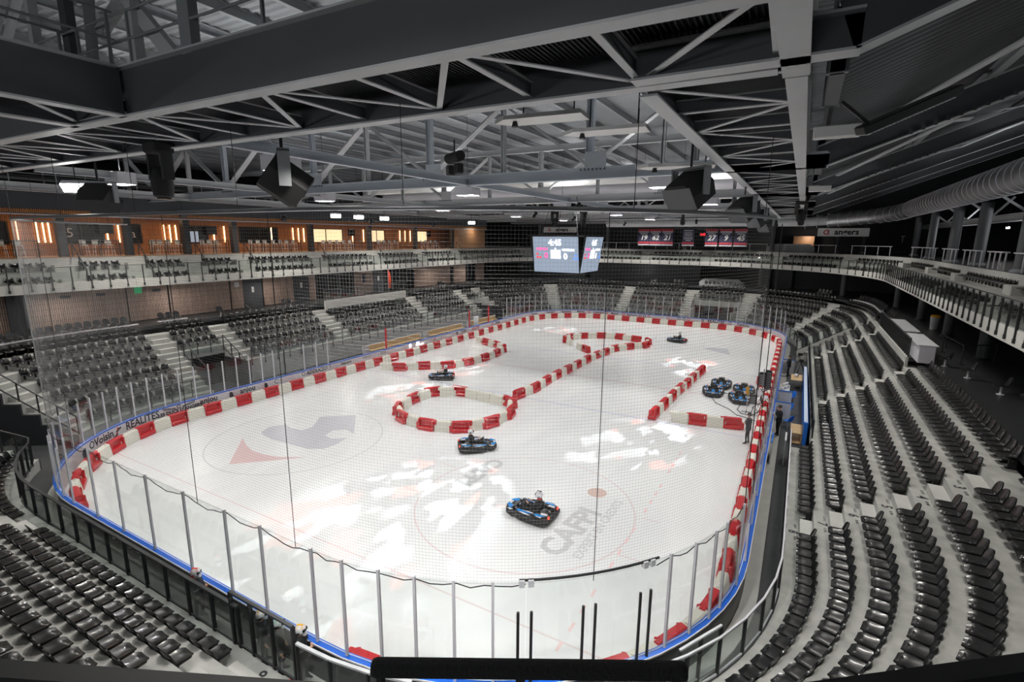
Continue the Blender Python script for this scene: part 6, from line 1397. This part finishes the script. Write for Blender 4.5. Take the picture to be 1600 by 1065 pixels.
def chair(x, y, rz_, label):
    c = thing('chair', label, 'chair', (x, y, 0), rz_); mb = MB(); mb.add(*surf(pan, 4, 4, lambda u, v: (0, 0, -.03))); mb.build('seat', 'bluelt', c, smooth=True); mb = MB(); mb.add(*surf(back, 4, 4, lambda u, v: (0, -.03, 0))); mb.build('backrest', 'bluelt', c, smooth=True)
    for a in (-1, 1):
        for b in (0, 1): mb = MB(); mb.tube([(a*.18, .05+.28*b, .4), (a*.21, .0+.38*b, 0)], .015, 5); mb.build('leg', 'steel2', c)
chair(16.5, 31.2, 2.2, 'bright blue chair beside the white helmet table'); chair(16.4, 28.2, 2.0, 'bright blue chair behind the nearest white partition'); chair(16.45, 25.6, 1.0, 'blue chair turned to the boards behind the standing person')
g = thing('plywood_box', 'open light plywood box by the end of the blue board', 'box', (16.78, 23.9, 0)); mb = MB(); mb.cbox(-.28, .28, -.8, .8, 0, .06, .01); mb.box(-.28, -.24, -.8, .8, .06, .62); mb.box(.24, .28, -.8, .8, .06, .62); mb.build('case', 'bench', g); mb = MB()
for q in range(7): mb.box(-.235, .235, -.78+.23*q, -.58+.23*q, .56, .60)
mb.build('slat', 'bench', g)
# two more raised black camera tripods at the far walkway
for i, (x, y) in enumerate(((16.75, 41.0), (16.85, 38.4))):
    g = thing('tripod', 'black tripod with a small camera on the far right walkway, %s' % ['farther', 'nearer'][i], 'tripod', (x, y, 0))
    for k in range(3): a = k*2.1; mb = MB(); mb.tube([(0, 0, 1.3), (.45*math.cos(a), .45*math.sin(a), 0)], .018, 5); mb.build('leg', 'black', g)
    mb = MB(); mb.cbox(-.14, .2, -.09, .09, 1.36, 1.58, .02); mb.tube([(0, 0, 1.28), (0, 0, 1.38)], .03, 6); mb.build('camera', 'rubber', g)
# stand with black boxes and wires at the kart parking
g = thing('equipment_stand', 'tripod stand with black electronics boxes and cables beside the parked karts', 'equipment', (14.75, 27.2, 0))
for k in range(4): a = k*PI/2+.4; mb = MB(); mb.tube([(0, 0, 1.2), (.65*math.cos(a), .65*math.sin(a), 0)], .02, 6); mb.build('leg', 'galv', g)
mb = MB(); mb.tube([(0, 0, .9), (0, 0, 3.0)], .035, 8); mb.build('mast', 'galv', g)
for x, y, z0, z1, w_ in ((-.05, .12, 1.9, 2.75, .20), (.28, .25, 1.7, 2.9, .16), (-.42, -.3, .75, 1.35, .2)): mb = MB(); mb.cbox(x-w_, x+w_, y-.13, y+.13, z0, z1, .02); bx_ = mb.build('black_box', 'rubber', g); mb = MB(); [mb.box(x-w_*.8, x+w_*.8, y-.14, y-.13, z0+.06+.12*q, z0+.12+.12*q) for q in range(int((z1-z0-.1)/.12))]; mb.build('vent', 'steel', bx_)
mb = MB(); mb.lathe([(.15, 0), (.17, .05), (.15, .1)], 14, T=Matrix.Translation((-.1, -.35, 1.5)) @ Matrix.Rotation(1.2, 4, 'X')); mb.lathe([(.12, 0), (.14, .04), (.12, .08)], 14, T=Matrix.Translation((.25, -.2, 1.25)) @ Matrix.Rotation(1.0, 4, 'X')); mb.build('reel', 'alu', g)
mb = MB()
for k in range(9):
    random.seed(k); pts = [Vector((random.uniform(-.5, .5), random.uniform(-.4, .4), z)) for z in (1.9, 1.4, .9, .4, .03)]; mb.tube(pts, .014, 5)
mb.build('loose_cable', 'cable', g); random.seed(11)
mb = MB(); mb.beam((-.6, -.2, 1.2), (.7, .2, 1.9), .05, .05); mb.beam((-.5, .3, 1.6), (.6, -.3, 1.0), .05, .05); mb.build('arm', 'galv', g)
g = thing('yellow_flag', 'small yellow folded flag on a white pole in front of the parked karts', 'flag', (13.95, 27.4, 0)); mb = MB(); mb.tube([(0, 0, 0), (0, 0, 1.75)], .02, 6); mb.build('pole', 'white', g); mb = MB(); mb.prism([(0, 1.75), (-.16, 1.6), (-.10, 1.25), (.02, 1.05), (.10, 1.4)], -.02, .02, T=Matrix.Rotation(PI/2, 4, 'X')); mb.build('cloth', 'yellow', g); mb = MB(); mb.cbox(-.3, .3, -.03, .03, 0, .03, .01); mb.cbox(-.03, .03, -.3, .3, 0, .03, .01); mb.build('foot', 'black', g)
# feather banner and bins, pedestal seats on the lower concourse
g = thing('feather_banner', 'tall narrow orange red banner on the left concourse', 'banner', (-25.2, 36.9, 4.54)); mb = MB(); mb.tube([(0, 0, 0), (0, 0, 2.75)], .02, 6); mb.build('pole', 'alu', g); mb = MB(); mb.prism([(0, .5), (.42, .55), (.5, 1.4), (.38, 2.2), (.05, 2.75)], -.012, .012, T=Matrix.Rotation(PI/2, 4, 'Z') @ Matrix.Rotation(PI/2, 4, 'X')); mb.build('cloth', 'orange', g); mb = MB(); mb.lathe([(.25, 0), (.25, .05), (.05, .08)], 12); mb.build('foot', 'black', g)
g = thing('waste_bin', 'tall pale bin with a yellow lid on the right concourse', 'bin', (25.0, 40.0, 4.54)); mb = MB(); mb.lathe([(.24, 0), (.30, .9)], 14); mb.build('body', 'steel2', g, smooth=False); mb = MB(); mb.lathe([(.31, .9), (.31, .98), (.24, 1.04)], 14); mb.build('lid', 'yellow', g)
ps = thing('pedestal_seat', 'black seat on a single grey pedestal behind the top row', 'seat', (24.1, 20.6, 4.54), -PI/2 if False else PI/2, 'pedestal seats right')
mb = MB(); mb.add(*surf(pan, 4, 4, lambda u, v: (0, 0, -.035))); mb.build('seat_pan', 'seat', ps, smooth=True); mb = MB(); mb.add(*surf(back, 4, 4, lambda u, v: (0, -.03, 0))); mb.build('backrest', 'seat', ps, smooth=True); mb = MB(); mb.tube([(0, .15, 0), (0, .15, .40)], .045, 8); mb.lathe([(.14, 0), (.14, .02)], 10, T=Matrix.Translation((0, .15, 0))); mb.build('pedestal', 'alu', ps)
sp_l = [((23.6, 23.6), 0, 'right'), ((23.2, 26.0), 0, 'right'), ((22.9, 28.6), 0, 'right'), ((22.9, 29.1), 0, 'right'), ((22.9, 29.6), 0, 'right'), ((22.9, 30.1), 0, 'right')]
ps.location = (24.1, 20.9, 4.54)
for q, ((x, y), a, w_) in enumerate(sp_l): copy_tree(ps, (x, y, 4.54), PI/2, '%s black pedestal seat from the near end on the dark right concourse' % ordn(q+2), 'pedestal seats right')
ps['label'] = 'first black pedestal seat from the near end on the dark right concourse'
pn = {}
def peds(t0, t1, words, o=D*7-.35, z=4.54):
    for t in BOWL.walk(t0, t1, o, .52):
        x, y, a = BOWL.at(t, o); pn[words] = pn.get(words, 0)+1; copy_tree(ps, (x, y, z), face(a), '%s black pedestal seat from the right behind %s' % (ordn(pn[words]), words), 'pedestal seats behind '+words)
peds(127.2, 129.0, 'the left vomitory block'); peds(130.5, 136.0, 'the left corner block'); peds(124.0, 124.6, 'the second left block start'); peds(117.5, 118.7, 'the second left block end'); peds(121.5, 122.1, 'the second left block middle')
peds(94.2, 96.2, 'the fourth left block'); peds(38.2, 46.0, 'the far right corner block'); peds(33, 36.2, 'the third right block'); peds(48.8, 50.5, 'the far corner block'); peds(56.4, 60.8, 'the far vomitory block'); peds(63.2, 64.8, 'the middle far block right'); peds(66.8, 68.2, 'the middle far block left')
for t0, t1, w_ in ((130.3, 136.4, 'left corner'), (127.0, 129.0, 'left vomitory'), (38.0, 46.2, 'far right corner')):
    g = thing('counter_ledge', 'pale narrow ledge in front of the pedestal seats of the %s' % w_, 'ledge', (0, 0, 0)); mb = MB(); BOWL.sweep(mb, t0, t1, rect(D*7-.74, D*7-.5, 4.72, 4.78)); mb.build('top', 'alu', g)
    mb = MB()
    for t in BOWL.walk(t0, t1, D*7, 1.4): x, y, a = BOWL.at(t, D*7-.6); mb.box(x-.03, x+.03, y-.03, y+.03, 4.3, 4.74)
    mb.build('leg', 'alu', g)
mb = MB()
g = thing('queue_barrier', 'black post and belt barrier on the dark right concourse', 'barrier', (23.9, 27.0, 4.54))
for k, (x, y) in enumerate(((0, 0), (-.2, 3.2), (.3, 5.0), (1.6, 1.2))): mb = MB(); mb.tube([(x, y, 0), (x, y, 1.05)], .03, 6); mb.lathe([(.16, 0), (.16, .03)], 10, T=Matrix.Translation((x, y, 0))); mb.build('post', 'black', g)
mb = MB(); mb.beam((0, 0, 1.0), (-.2, 3.2, 1.0), .02, .06); mb.beam((0, 0, 1.0), (1.6, 1.2, 1.0), .02, .06); mb.beam((-.2, 3.2, 1.0), (.3, 5.0, 1.0), .02, .06); mb.build('belt', 'black', g)
g = thing('bag', 'small red bag lying at the foot of the near glass gate', 'bag', (6.35, -.62, 0)); mb = MB(); mb.sphere((0, 0, .12), .16, 10, 7, (1.3, .8, .75)); mb.build('body', 'red', g, smooth=True); mb = MB(); mb.tube([(-.1, 0, .2), (0, 0, .30), (.1, 0, .2)], .012, 5); mb.build('handle', 'black', g)
